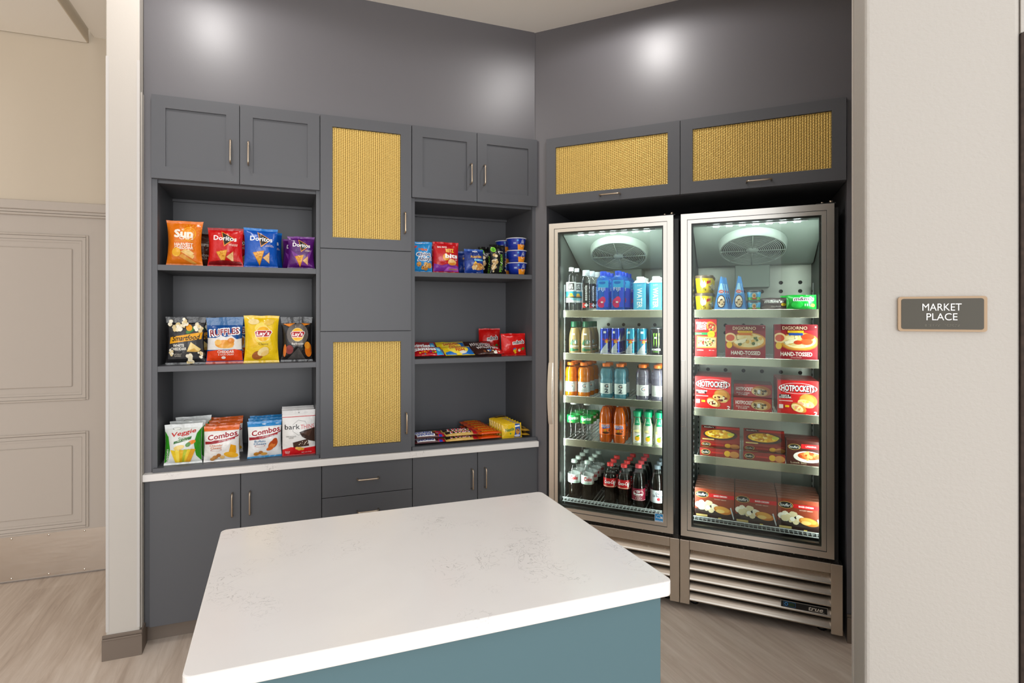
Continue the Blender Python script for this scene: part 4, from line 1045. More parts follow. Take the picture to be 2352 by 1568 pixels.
B('lays', 'chip_bag', 'bright yellow classic chip bag on the middle shelf', -0.083, 2.925, Z2, 0.0, -0.04, g)
B('laysbbq', 'chip_bag', 'black barbecue chip bag at the right end of the middle shelf', 0.082, 2.935, Z2, 0.0, -0.05, g)
B('laysbbq', 'chip_bag', 'black barbecue chip bag behind the front barbecue bag', 0.085, 3.05, Z2, 0.05, -0.05, g)
g = 'snack bags on the counter board'
B('veggie', 'veggie_snack_bag', 'white and green veggie straw bag, front of its row', -0.424, 2.898, Z3, 0.0, -0.12, g)
B('veggie', 'veggie_snack_bag', 'white and green veggie straw bag, second in its row', -0.420, 2.975, Z3, -0.15, -0.10, g)
B('veggie', 'veggie_snack_bag', 'white and green veggie straw bag, rearmost of its row', -0.405, 3.09, Z3 + 0.002, 0.1, -0.08, g)
B('corg', 'pretzel_bag', 'orange-topped cheddar stuffed pretzel bag, front of its row', -0.260, 2.895, Z3, 0.0, -0.10, g)
B('corg', 'pretzel_bag', 'orange-topped stuffed pretzel bag, second in its row', -0.262, 2.965, Z3, -0.05, -0.08, g)
B('corg', 'pretzel_bag', 'orange-topped stuffed pretzel bag, third in its row', -0.254, 3.06, Z3, 0.05, -0.06, g)
B('corg', 'pretzel_bag', 'orange-topped stuffed pretzel bag, rearmost of its row', -0.258, 3.15, Z3, 0.0, -0.03, g)
B('cblu', 'pretzel_bag', 'blue-topped buffalo stuffed pretzel bag, front of its row', -0.068, 2.903, Z3, 0.05, -0.09, g)
B('cblu', 'pretzel_bag', 'blue-topped stuffed pretzel bag, second in its row', -0.068, 2.99, Z3, 0.0, -0.07, g)
B('cblu', 'pretzel_bag', 'blue-topped stuffed pretzel bag, rearmost of its row', -0.064, 3.07, Z3, 0.05, -0.05, g)
B('bark', 'chocolate_bark_pouch', 'white and red chocolate bark pouch, front of its row', 0.092, 2.893, Z3, 0.04, -0.05, g, 'pouch')
B('bark', 'chocolate_bark_pouch', 'white and red chocolate bark pouch, second in its row', 0.090, 2.965, Z3, 0.02, -0.04, g, 'pouch')
B('bark', 'chocolate_bark_pouch', 'white and red chocolate bark pouch, rearmost of its row', 0.091, 3.03, Z3, 0.0, -0.03, g, 'pouch')
g = 'cookie and nut bags on the right top shelf'
B('ahoy', 'cookie_bag', 'light blue mini cookie bag at the left end of its shelf', 0.734, 2.94, Z1, -0.05, -0.04, g)
B('ritz', 'cracker_bag', 'red and purple cracker bites bag', 0.869, 2.94, Z1, 0.0, -0.04, g)
B('ritz', 'cracker_bag', 'red cracker bag hidden behind the front cracker bag', 0.868, 3.06, Z1, -0.15, -0.04, g)
B('planters', 'nut_bag', 'small navy trail mix bag between crackers and pistachios', 1.032, 2.935, Z1, 0.0, -0.05, g)
B('planters', 'nut_bag', 'navy trail mix bag behind the front trail mix bag', 1.025, 3.05, Z1, -0.1, -0.05, g)
B('pist', 'pistachio_bag', 'black pistachio bag with green vertical lettering', 1.182, 2.945, Z1, 0.1, -0.05, g)
B('pist', 'pistachio_bag', 'black pistachio bag behind the front pistachio bag', 1.155, 3.06, Z1, 0.0, -0.06, g)
# macaroni cups
@kind('cup')
def _():
    H, r0, r1 = 0.0705, 0.043, 0.057
    b = MB(); b.lathe([(0, 0.002), (r0 - 0.003, 0.002), (r0, 0), (r0 + (r1 - r0) * 0.5, H * 0.48), (r1, H - 0.004)], film('#122f9c', 0.3), 28, caps=False)
    lid = MB(); lid.lathe([(r1, H - 0.005), (r1 + 0.003, H - 0.004), (r1 + 0.003, H - 0.001), (r1 + 0.001, H), (0, H)], film('#dfe0e6', 0.35), 28, caps=False)
    def fm(x, y, o):
        r = r0 + (r1 - r0) * y / H + o; a = x / (r1 * 0.93)
        return (r * math.sin(a), -r * math.cos(a), y)
    art = artwork([G('#f0941a', (-0.5, 0.04), (0.42, 0.04), (0.5, 0.46), (-0.55, 0.46)), O('#ffffff', 0.0, 0.5, 0.22, 0.2, 0.12), E('#122f9c', 0.0, 0.6, 0.2, 0.12), T('#ffffff', 'EASY', 0.02, 0.82, 0.07, 0.2), T('#ffffff', 'MAC &\nCHEESE', 0.02, 0.66, 0.2, 0.36, 0.01), E('#4aa0e4', -0.55, 0.78, 0.09), R('#9db0d8', -1.0, 0.5, -0.72, 0.62)], 0.114, H, fm, lmax=0.008)
    return [('cup', b, [('front_print', art)]), ('foil_lid', lid, [])]
g = 'stacked macaroni cups'
for i, w in enumerate(('bottom', 'middle', 'top')):
    spawn('cup', 'macaroni_cup', 'blue and orange macaroni cup, %s of the front stack' % w, 'cup', 'A', 1.299 + 0.002 * (i == 0) - 0.003 * (i == 2), 2.945, Z1 + i * 0.0708, 0.35, 0, g)
    spawn('cup', 'macaroni_cup', 'blue and orange macaroni cup, %s of the rear stack' % w, 'cup', 'A', 1.285 - 0.006 * (i == 2), 3.075, Z1 + i * 0.0708, 0.2, 0, g)
# lying candy on the right middle shelf (front face up, tipped towards the room)
g = 'candy bags on the right middle shelf'; ZC = 1.2662
def lie(k, name, label, s, d, z, yaw=0.0, tilt=-1.15, g=None, cat='candy'): return B(k, name, label, s, d, z, yaw, tilt, g, cat)
for k, lab, s in (('skittles', 'red fruit candy bag with blue end lying at the left', 0.765), ('fish', 'yellow and blue gummy fish bag lying', 0.9395), ('whop', 'brown and red malt ball bag lying', 1.114)):
    lie(k, 'candy_bag', lab + ', front one', s, 2.893, ZC + 0.013, 0.0, -1.2, g)
    lie(k, 'candy_bag', lab + ', behind the front one', s + 0.002, 3.03, ZC + 0.012, 0.0, -1.0, g)
B('mmred', 'candy_pouch', 'bright red chocolate candy pouch standing at the right end, front one', 1.281, 2.945, ZC, 0.0, -0.1, g, 'candy')
B('mmred', 'candy_pouch', 'bright red chocolate candy pouch standing behind the front one', 1.215, 3.17, ZC, -0.35, -0.15, g, 'candy', (0.85, 1, 1.2))
# candy bars on the right counter board
g = 'candy bars on the counter board'
for i, (s, d, z, w) in enumerate([(0.763, 2.874, 0, 'front'), (0.763, 2.928, 0, 'second row'), (0.763, 2.88, 1, 'upper front'), (0.762, 2.982, 0, 'rear'), (0.762, 2.934, 1, 'upper rear')]):
    lie('snick', 'peanut_bar', 'brown and white wrapped peanut bar at the left end, %s one' % w, s, d, Z3 + 0.0105 + 0.0265 * z, 0.0, -1.35, g, 'candy')
for i, (s, d, z, w) in enumerate([(0.9445, 2.872, 0, 'front'), (0.9445, 2.934, 0, 'second row'), (0.945, 2.878, 1, 'upper front'), (0.9445, 2.996, 0, 'rear'), (0.945, 2.940, 1, 'upper rear')]):
    lie('twix', 'caramel_bar', 'gold and red wrapped twin caramel bar, %s one' % w, s, d, Z3 + 0.0105 + 0.0265 * z, 0.0, -1.35, g, 'candy')
for i in range(6):
    for k in range(2):
        lie('reese', 'peanut_butter_cup_pack', 'orange peanut butter cup pack, %s layer, %s of its row' % (('lower', 'upper')[k], ('nearest', 'second', 'third', 'fourth', 'fifth', 'rearmost')[i]), 1.108 - 0.0005 * i, 2.872 + 0.0605 * i, Z3 + 0.0105 + 0.0245 * k, 0.0, -1.47, 'stacked orange candy packs')
for i in range(6):
    B('cookie', 'cookie_pack', 'yellow and blue cookie pack leaning in a row, %s of the row' % ('nearest', 'second', 'third', 'fourth', 'fifth', 'rearmost')[i], 1.244 - 0.001 * i, 2.885 + 0.036 * i, Z3, 0.0, -0.14, 'leaning cookie packs', 'cookies')
for i, (s, d, z, yw) in enumerate([(1.380, 2.925, 0, 1.5), (1.380, 2.925, 1, 1.5), (1.29, 3.13, 0, 0.2), (1.29, 3.135, 1, 0.2), (1.288, 3.14, 2, 0.2), (1.288, 3.20, 0, 0.2)]):
    lie('gold', 'almond_bar', 'gold almond chocolate bar, %s' % ('lower one at the front right end', 'upper one at the front right end', 'bottom of the pile behind the cookie packs', 'middle of the pile behind the cookie packs', 'top of the pile behind the cookie packs', 'farthest in the corner')[i], s - (0.025 if yw > 1 else 0), d, Z3 + 0.011 + 0.0245 * z, yw, -1.5, 'gold almond bars')
# ------------------------------------------------------------------ drinks (frame B)
CLR = PET
def liquid(name, tint, body, amount): return clear(name, tint, 0.0, 0.1, body, amount)
COLA = liquid('cola', '#5a3a28', '#160a06', 0.55); ORNG = liquid('orange sports drink', '#ffb060', '#e8820a', 0.75); GBLU = liquid('pale blue sports drink', '#c4e4ec', '#7cc0d2', 0.4)
GPUR = liquid('pale purple sports drink', '#cfcbd8', '#a29cae', 0.35); FANTA = liquid('orange soda', '#ff9a40', '#d8620a', 0.8); LEMON = liquid('cloudy lemonade', '#f2f2d8', '#dfe3c8', 0.8)
COFFEE = liquid('milky coffee', '#d8b88a', '#b99c6a', 0.92); FIJIB = liquid('blue tinted water bottle', '#a4dcf6', '#2f7fe6', 0.35)
PROF = {
    'soda': [(0.0, 0.012), (0.55, 0.0), (0.82, 0.0), (0.92, 0.04), (0.93, 0.1), (0.86, 0.22), (0.84, 0.27), (0.94, 0.36), (1.0, 0.42), (1.0, 0.62), (0.96, 0.68), (0.8, 0.77), (0.56, 0.86), (0.40, 0.91), (0.38, 0.935)],
    'slim': [(0.0, 0.012), (0.6, 0.0), (0.9, 0.0), (0.98, 0.03), (1.0, 0.1), (1.0, 0.62), (0.96, 0.68), (0.8, 0.77), (0.56, 0.86), (0.42, 0.91), (0.40, 0.935)],
    'sport': [(0.0, 0.01), (0.6, 0.0), (0.92, 0.0), (0.99, 0.03), (0.99, 0.1), (0.96, 0.14), (0.96, 0.44), (1.0, 0.47), (1.0, 0.52), (0.88, 0.56), (0.98, 0.60), (1.0, 0.68), (0.96, 0.76), (0.82, 0.84), (0.58, 0.90), (0.52, 0.925)],
    'frap': [(0.0, 0.012), (0.7, 0.0), (0.95, 0.0), (1.0, 0.03), (1.0, 0.45), (0.93, 0.6), (0.72, 0.76), (0.62, 0.84), (0.62, 0.955)],
    'juice': [(0.0, 0.01), (0.7, 0.0), (0.95, 0.0), (1.0, 0.03), (1.0, 0.5), (0.9, 0.6), (0.68, 0.7), (0.62, 0.78), (0.72, 0.84), (0.72, 0.86)],
    'water': [(0.0, 0.012), (0.6, 0.0), (0.92, 0.0), (1.0, 0.03), (1.0, 0.1), (0.96, 0.14), (1.0, 0.18), (1.0, 0.72), (0.9, 0.8), (0.62, 0.87), (0.42, 0.9), (0.40, 0.93)],
}
def prof_at(p, v):
    for (r0, z0), (r1, z1) in zip(p, p[1:]):
        if z0 <= v <= z1 and z1 > z0: return r0 + (r1 - r0) * (v - z0) / (z1 - z0)
    return p[-1][0]
def bottle(shape, Rr, H, liq, fill, cap, lab, spec, capr=0.46, labcol=None, power=2.0, body=None, ribs=True, capz=None):
    p = PROF[shape]; top = p[-1][1]
    b = MB(); b.lathe([(r * Rr, z * H) for r, z in p], body or CLR, 22, power=power, caps=False)
    parts = [('bottle', b, [])]
    if liq:
        l = MB(); q = [(r * Rr * 0.965, z * H + 0.001) for r, z in p if z <= fill] + [(prof_at(p, fill) * Rr * 0.965, fill * H), (0, fill * H)]
        l.lathe(q, liq, 22, power=power, caps=False); parts.append(('liquid', l, []))
    c = MB(); cz = (capz or top) * H; cr = capr * Rr
    c.lathe([(cr * 0.98, cz - 0.001), (cr, cz + 0.001), (cr, H - 0.002), (cr * 0.9, H), (0, H)], mat('cap %s' % cap, cap, 0.35), 18, caps=False)
    if shape in ('soda', 'slim', 'water'): c.lathe([(cr * 1.05, cz - 0.004), (cr * 1.05, cz - 0.001)], mat('cap %s' % cap, cap, 0.35), 18)
    parts.append(('cap', c, []))
    if lab:
        v0, v1 = lab
        lb = MB(); n = 6
        pf = [(prof_at(p, v0 + (v1 - v0) * i / n) * Rr + 0.0006, (v0 + (v1 - v0) * i / n) * H) for i in range(n + 1)]
        if labcol: lb.lathe(pf, mat('label %s' % labcol, labcol, 0.35), 28, power=power, caps=False)
        def fm(x, y, o):
            v = v0 + (v1 - v0) * y / ((v1 - v0) * H); r = prof_at(p, v) * Rr + 0.0008 + o
            if power > 2: return (x, -r, v * H)
            a = x / Rr
            return (r * math.sin(a), -r * math.cos(a), v * H)
        art = artwork(spec, 2 * Rr, (v1 - v0) * H, fm, lmax=0.006 if power == 2 else None, base=0.0002, step=0.00008)
        if labcol: parts.append(('label', lb, [('label_print', art)]))
        else: parts.append(('label', art, []))
    return parts
@kind('lifewtr')
def _(): return bottle('water', 0.031, 0.255, None, 0, '#e8ecee', (0.2, 0.66), [R('#efeeea', -1.1, 0.55, 1.1, 1.0), R('#2a9ab0', -1.1, 0.28, 1.1, 0.55), E('#f2c62a', 0, 0.36, 0.34, 0.1), E('#e9924a', 0, 0.3, 0.6, 0.05), R('#4a5a40', -1.1, 0.22, 1.1, 0.29), R('#8fc9d0', -1.1, 0.1, 1.1, 0.22), R('#f4f4f0', -1.1, 0.0, 1.1, 0.1), R('#26282a', -0.55, 0.62, 0.55, 0.95), T('#f4f4f0', 'LIFE\nWTR', 0, 0.78, 0.24, 0.8, 0.02)])
@kind('essentia')
def _(): return bottle('water', 0.034, 0.236, None, 0, '#c8d0d4', (0.08, 0.68), [R('#1a1a1c', -0.55, 0, 0.55, 1), R('#c42a22', -0.55, 0, 0.0, 0.2), T('#ffffff', '+', 0.12, 0.11, 0.13, 0.5, 0.06), T('#f4f4f4', 'essentia', 0.05, 0.6, 0.1, 2.55, 0.02, 0, PI / 2)], capr=0.6, capz=0.88)
@kind('fiji')
def _(): return bottle('water', 0.0365, 0.226, None, 0, '#1246c8', (0.06, 0.78), [R('#2aa0d8', -0.62, 0.72, 0.95, 0.98), R('#2a4fd8', 0.3, 0.05, 0.95, 0.72), E('#d6246a', -0.1, 0.2, 0.62, 0.17), E('#e0326e', 0.1, 0.3, 0.42, 0.12), E('#b8185a', -0.4, 0.18, 0.28, 0.08), R('#f4f0f0', -0.2, 0.2, 0.15, 0.25), T('#e4eaf4', 'FIJI', -0.05, 0.66, 0.15, 1.0)], power=5.0, body=FIJIB, capr=0.5, capz=0.9)
@kind('boxwater')
def _():
    b = MB(); w = 0.0325
    b.box(-w, w, -w, w, 0, 0.155, mat('carton blue', '#3fb2e0', 0.4), 0.003)
    vs = [(-w, -w, 0.154), (w, -w, 0.154), (w, w, 0.154), (-w, w, 0.154)] + [(x * 0.66, y * 0.66, 0.168) for x, y in ((-w, -w), (w, -w), (w, w), (-w, w))]
    b.add(vs, [(0, 1, 5, 4), (1, 2, 6, 5), (2, 3, 7, 6), (3, 0, 4, 7), (4, 5, 6, 7)], mat('carton white', '#eef2f2', 0.4))
    c = MB(); c.lathe([(0.0215, 0.166), (0.0215, 0.186), (0.019, 0.189), (0, 0.189)], mat('carton white', '#eef2f2', 0.4), 20, caps=False)
    art = artwork([R('#62c4ea', -0.75, 0.05, 0.95, 0.95), T('#ffffff', 'JUST', -0.05, 0.87, 0.08, 0.8, 0.01) if False else T('#cfe6f0', 'JUST', 0.0, 0.9, 0.075, 0.75), T('#ffffff', 'WATER', 0.02, 0.46, 0.17, 3.3, 0.02, 0, -PI / 2)], 2 * w, 0.155, lambda x, y, o: (x, -w - o, y))
    return [('carton', b, [('front_print', art)]), ('screw_cap', c, [])]
@kind('frap')
def _(): return bottle('frap', 0.034, 0.186, COFFEE, 0.8, '#14563a', (0.08, 0.48), [G('#1c6b45', (-0.75, 0.0), (0.2, 0.0), (-0.3, 0.3), (-0.7, 0.2)), G('#1c6b45', (-0.75, 0.55), (-0.2, 0.95), (-0.25, 0.5), (0, 0.4)), E('#1c6b45', 0.25, 0.72, 0.4), O('#f4f4ee', 0.25, 0.72, 0.36, None, 0.1), E('#f4f4ee', 0.25, 0.70, 0.15, 0.13), R('#f4f4ee', -0.7, 0.36, 0.8, 0.42), T('#f4f4ee', 'frappuccino', 0.05, 0.28, 0.07, 1.3), R('#1c6b45', -0.4, 0.05, 0.8, 0.16), R('#f7f6f2', -0.4, 1.25, 0.15, 1.37)], capr=0.66, capz=0.83)
def can(Rr, H, col, spec):
    b = MB(); b.lathe([(Rr * 0.7, 0.002), (Rr * 0.8, 0), (Rr * 0.98, 0.006), (Rr, 0.012), (Rr, H - 0.014), (Rr * 0.88, H - 0.003)], mat('can %s' % col, col, 0.25, 0.5), 26, caps=False)
    l = MB(); l.lathe([(Rr * 0.88, H - 0.003), (Rr * 0.9, H - 0.0005), (Rr * 0.87, H), (Rr * 0.84, H - 0.004), (0, H - 0.004)], mat('can end', '#c9ccd0', 0.3, 0.9), 26, caps=False)
    tab = MB(); tab.box(-0.006, 0.006, -0.012, 0.008, H - 0.004, H - 0.0025, mat('can end', '#c9ccd0', 0.3, 0.9), 0.0005)
    art = artwork(spec, 2 * Rr, H, lambda x, y, o: ((Rr + o) * math.sin(x / Rr), -(Rr + o) * math.cos(x / Rr), y), lmax=0.005, base=0.0003, step=0.00008)
    return [('can_body', b, [('can_print', art)]), ('can_end', l, [('pull_tab', tab)])]
def rb(c1): return [G('#c6ccd2', (-1.5, 0.08), (0.3, 0.5), (0.3, 0.08)), G('#c6ccd2', (0.3, 0.5), (1.5, 0.92), (1.5, 0.5)), R('#cfd3d8', -1.5, 0.05, 1.5, 0.085), R('#f4f4f2', -0.6, 0.8, -0.1, 0.88), E('#f0b51c', 0.0, 0.5, 0.32, 0.07), T('#d01a2a', 'RedBull', 0, 0.565, 0.075, 1.5, 0.02), G('#d01a2a', (-0.5, 0.47), (-0.1, 0.51), (-0.3, 0.44)), G('#d01a2a', (0.5, 0.47), (0.1, 0.51), (0.3, 0.44)), T('#e8ecf4', 'ENERGY DRINK', 0, 0.2, 0.035, 1.1)]
@kind('rbblue')
def _(): return can(0.0275, 0.150, '#1b3fc0', rb(0))
@kind('rbcyan')
def _(): return can(0.0275, 0.150, '#2a9cc4', rb(0))
@kind('monster')
def _():
    cl = lambda x, s: G('#8fe04a', (x - 0.13, 0.8), (x + 0.14, 0.82), (x + 0.05, 0.68), (x + 0.1, 0.45), (x, 0.32), (x - 0.06, 0.5), (x - 0.02, 0.66))
    return can(0.033, 0.152, '#232223', [cl(-0.38, 1), cl(0.02, 1), cl(0.42, 1), T('#ffffff', 'MONSTER', 0, 0.23, 0.07, 1.5, 0.03), T('#8fe04a', 'ENERGY', 0, 0.15, 0.03, 1.0), R('#f4f4f2', -0.3, 0.62, 0.1, 0.68)])
def gat(liq, two):
    sp = [R('#c9c9c6', -1.2, 0, 1.2, 1)] if not two else [R('#d4dcda', -1.2, 0, 1.2, 1)]
    if two: sp += [T('#3c4a52', 'G', 0, 0.74, 0.3, 0.55, 0.06), T('#3c4a52', '2', 0, 0.3, 0.36, 0.5, 0.05), G('#e8742a', (0.0, 0.76), (0.18, 0.72), (0.05, 0.65))]
    else: sp += [E('#f4f4f2', 0, 0.62, 0.5, 0.25), T('#8d9296', 'G', 0, 0.62, 0.36, 0.55, 0.05), G('#e8742a', (0.0, 0.68), (0.24, 0.62), (0.05, 0.52)), T('#5a5d60', 'THIRST QUENCHER', 0, 0.18, 0.05, 1.2)]
    return bottle('sport', 0.0365, 0.196, liq, 0.86, '#ee7420', (0.14, 0.44), sp, capr=0.6, capz=0.915)
@kind('gorange')
def _(): return gat(ORNG, False)
@kind('g2blue')
def _(): return gat(GBLU, True)
@kind('gpurple')
def _(): return gat(GPUR, False)
@kind('sprite')
def _(): return bottle('soda', 0.037, 0.218, None, 0, '#e6ebe8', (0.44, 0.64), [T('#ffffff', 'Sprite', 0.0, 0.58, 0.5, 1.6, 0.05, 0.2, 0.05), E('#b8e04a', -0.4, 0.12, 0.3, 0.06), R('#0c7a3a', -1.2, 0, 1.2, 0.06)], labcol='#17a04a')
@kind('fanta')
def _(): return bottle('slim', 0.036, 0.226, FANTA, 0.88, '#ee7a1c', (0.2, 0.48), [G('#2a3fa8', (-0.6, 0.62), (0.7, 0.7), (0.7, 0.62), (-0.5, 0.52)), T('#ffffff', 'FANTA', 0, 0.76, 0.24, 1.35, 0.06), T('#2a3fa8', 'FANTA', 0.02, 0.76, 0.2, 1.28, 0.02), E('#e8a01c', -0.1, 0.38, 0.14, 0.16), E('#5a2a14', 0.0, 0.18, 0.55, 0.1)] + blobs('#5a2a14', 0.4, 0.35, 0.5, 0.2, 10, 0.06, 31), labcol='#ee6a14')
@kind('lemonade')
def _(): return bottle('juice', 0.028, 0.186, LEMON, 0.84, '#109a68', (0.05, 0.82), [R('#f4f2ea', -0.75, 0.05, 0.75, 0.48), E('#f4e6a0', 0, 0.48, 0.75, 0.07), T('#5a6f9a', 'Simply', 0, 0.44, 0.06, 0.95, 0.02), T('#5a6f9a', 'Lemonade', 0, 0.385, 0.035, 1.0), E('#f2b41c', 0, 0.22, 0.46, 0.1), E('#2f8f2a', 0.15, 0.31, 0.36, 0.025, 0.4), R('#8a9096', -0.5, 0.08, 0.0, 0.1), R('#128a5c', -0.6, 0.72, 0.6, 1.0), T('#e4f4ea', 'ALL\nNATURAL', 0, 0.85, 0.1, 0.7)], capr=0.78, capz=0.85)
def coke(lc, spec, cap, lab=(0.42, 0.64), fill=0.7): return bottle('soda', 0.0365, 0.226, COLA, fill, cap, lab, spec, labcol=lc)
CLEARCOLA = liquid('thin cola', '#a89a80', '#3a2c1c', 0.16)
@kind('dietcoke')
def _(): return bottle('soda', 0.0365, 0.222, CLEARCOLA, 0.4, '#b9c6bf', (0.42, 0.64), [T('#c8202a', 'Coke', 0.0, 0.62, 0.42, 1.2, 0.04, 0.1), T('#c8202a', 'Diet', -0.5, 0.85, 0.12, 0.4), R('#a8c4b0', -1.3, 0.05, 1.3, 0.18)], labcol='#d5dad8')
@kind('coke')
def _(): return bottle('soda', 0.0365, 0.226, liquid('half cola', '#8a7458', '#2a1a10', 0.4), 0.75, '#e23a3a', (0.42, 0.64), [T('#ffffff', 'Coca-Cola', 0.0, 0.6, 0.34, 1.9, 0.03, 0.25, 0.04), R('#f0e2c0', -1.3, 0.06, 1.3, 0.12), R('#f4f0ea', 0.5, 0.2, 0.75, 0.5)], labcol='#c8141c')
@kind('drpepper')
def _(): return bottle('slim', 0.0365, 0.234, COLA, 0.8, '#d84a52', (0.18, 0.46), [O('#f4eee8', 0, 0.6, 0.8, 0.26, 0.08), T('#ffffff', 'Dr\nPepper', 0, 0.62, 0.42, 1.3, 0.05), O('#f4eee8', 0, 0.2, 0.45, 0.1, 0.15), T('#ffffff', '23', 0, 0.2, 0.1, 0.4), R('#e8d8d8', -1.3, 0.03, 1.3, 0.05)], labcol='#8a1a34')
@kind('dietdr')
def _(): return bottle('slim', 0.0365, 0.240, COLA, 0.8, '#5f6a74', (0.18, 0.46), [T('#3a3f48', 'Diet\nDr Pepper', 0, 0.62, 0.44, 1.5, 0.03), E('#c8202a', 0.1, 0.3, 0.24, 0.12), R('#9aa4ac', -1.3, 0.06, 1.3, 0.09)], labcol='#d4d8de')

def D(k, name, label, s, d, z, yaw=0.0, cat='bottle', group=None, tilt=0.0): return spawn(k, name, label, cat, 'B', s, d, z, yaw, tilt, group)
ordn = ('front', 'second', 'third', 'fourth', 'fifth')
def row(k, name, label, s, d0, z, n, cat, group, step=0.08, yaw=0.3, ds=0.0, lead=0.0):
    for i in range(n): D(k, name, label % ordn[i], s + ds * i, d0 + lead + step * i, z, yaw + 0.3 * (i % 2) * (i > 0), cat, group)
h1, h2, h3, h4, h5 = 1.5235, 1.2785, 1.0315, 0.7835, 0.4392
g = 'bottles on the top drinks shelf'
row('lifewtr', 'water_bottle', 'clear slim water bottle with sun label at the far left, %s of its row', -0.877, 3.145, h1, 2, 'bottle', g, 0.075, 0.2, 0.012)
row('essentia', 'water_bottle', 'clear water bottle with black vertical label, %s of its row', -0.790, 3.145, h1, 3, 'bottle', g, 0.085, 0.15, 0.01)
row('fiji', 'water_bottle', 'square blue water bottle with pink flower, %s of the left blue row', -0.692, 3.148, h1, 3, 'bottle', g, 0.085, 0.05, 0.004)
row('fiji', 'water_bottle', 'square blue water bottle with pink flower, %s of the right blue row', -0.608, 3.148, h1, 4, 'bottle', g, 0.085, 0.05, 0.004)
row('boxwater', 'water_carton', 'light blue water carton with white cap, %s of the left carton row', -0.486, 3.145, h1, 3, 'carton', 'water cartons on the top drinks shelf', 0.08, 0.0)
row('boxwater', 'water_carton', 'light blue water carton with white cap, %s of the right carton row', -0.402, 3.145, h1, 3, 'carton', 'water cartons on the top drinks shelf', 0.08, 0.0)
for o in S.objects:
    pass
g = 'bottles and cans on the second drinks shelf'
row('frap', 'coffee_bottle', 'glass milky coffee bottle with green cap, %s of the left coffee row', -0.857, 3.145, h2, 2, 'bottle', g, 0.08, 0.1)
row('frap', 'coffee_bottle', 'glass milky coffee bottle with green cap, %s of the right coffee row', -0.787, 3.145, h2, 3, 'bottle', g, 0.08, 0.1)
row('rbblue', 'energy_drink_can', 'slim dark blue energy drink can, %s of the left blue row', -0.680, 3.14, h2, 2, 'can', g, 0.065, 0.5)
row('rbblue', 'energy_drink_can', 'slim dark blue energy drink can, %s of the right blue row', -0.619, 3.14, h2, 3, 'can', g, 0.065, 0.1)
row('rbcyan', 'energy_drink_can', 'slim light blue energy drink can, %s of the left light blue row', -0.537, 3.14, h2, 3, 'can', g, 0.065, 0.1)
row('rbcyan', 'energy_drink_can', 'slim light blue energy drink can, %s of the right light blue row', -0.479, 3.14, h2, 2, 'can', g, 0.065, 0.6)
row('monster', 'energy_drink_can', 'wide black energy drink can with green claw mark, %s of its row', -0.401, 3.145, h2, 3, 'can', g, 0.072, 0.1)
g = 'sports drink bottles on the third drinks shelf'
row('gorange', 'sports_drink_bottle', 'orange sports drink bottle with orange cap, %s of the left orange row', -0.878, 3.145, h3, 3, 'bottle', g, 0.082, 0.25)
row('gorange', 'sports_drink_bottle', 'orange sports drink bottle with orange cap, %s of the right orange row', -0.802, 3.145, h3, 3, 'bottle', g, 0.082, 0.25, 0.006)
row('g2blue', 'sports_drink_bottle', 'pale blue sports drink bottle with orange cap, %s of the left blue row', -0.673, 3.145, h3, 2, 'bottle', g, 0.082, 0.2)
row('g2blue', 'sports_drink_bottle', 'pale blue sports drink bottle with orange cap, %s of the right blue row', -0.596, 3.145, h3, 2, 'bottle', g, 0.082, 0.2)
row('gpurple', 'sports_drink_bottle', 'greyish purple sports drink bottle with orange cap, %s of the left purple row', -0.474, 3.145, h3, 2, 'bottle', g, 0.082, 0.25)
row('gpurple', 'sports_drink_bottle', 'greyish purple sports drink bottle with orange cap, %s of the right purple row', -0.394, 3.145, h3, 3, 'bottle', g, 0.082, 0.3)
g = 'bottles on the fourth drinks shelf'
row('sprite', 'soda_bottle', 'clear lemon-lime soda bottle with green label, %s of the left lime row', -0.864, 3.145, h4, 3, 'bottle', g, 0.082, 0.2)
row('sprite', 'soda_bottle', 'clear lemon-lime soda bottle with green label, %s of the right lime row', -0.786, 3.145, h4, 3, 'bottle', g, 0.082, 0.1)
row('fanta', 'soda_bottle', 'orange soda bottle with orange label, %s of the left orange soda row', -0.676, 3.145, h4, 3, 'bottle', g, 0.082, 0.2)
row('fanta', 'soda_bottle', 'orange soda bottle with orange label, %s of the right orange soda row', -0.600, 3.145, h4, 3, 'bottle', g, 0.082, 0.1)
for n, s in (('left', -0.502), ('middle', -0.445), ('right', -0.386)):
    row('lemonade', 'lemonade_bottle', 'cloudy lemonade bottle with green cap, %s of the ' + n + ' lemonade row', s, 3.14, h4, 2, 'bottle', g, 0.068, 0.15)
g = 'soda bottles on the bottom drinks rack'
row('dietcoke', 'soda_bottle', 'diet cola bottle with silver label and pale cap, %s of the left diet row', -0.861, 3.15, h5, 4, 'bottle', g, 0.085, 0.2, 0.002)
row('dietcoke', 'soda_bottle', 'diet cola bottle with silver label and pale cap, %s of the right diet row', -0.783, 3.15, h5, 4, 'bottle', g, 0.085, 0.3, 0.002)
row('coke', 'soda_bottle', 'cola bottle with red label and red cap, %s of the left cola row', -0.653, 3.15, h5, 3, 'bottle', g, 0.085, 0.2, 0.002)
row('coke', 'soda_bottle', 'cola bottle with red label and red cap, %s of the right cola row', -0.576, 3.15, h5, 4, 'bottle', g, 0.085, 0.2, 0.002)
row('drpepper', 'soda_bottle', 'dark soda bottle with maroon label, %s of its row', -0.497, 3.15, h5, 4, 'bottle', g, 0.085, 0.15, 0.002)
row('dietdr', 'soda_bottle', 'dark diet soda bottle with silver label and grey cap, %s of its row', -0.396, 3.15, h5, 4, 'bottle', g, 0.085, 0.2, 0.002)

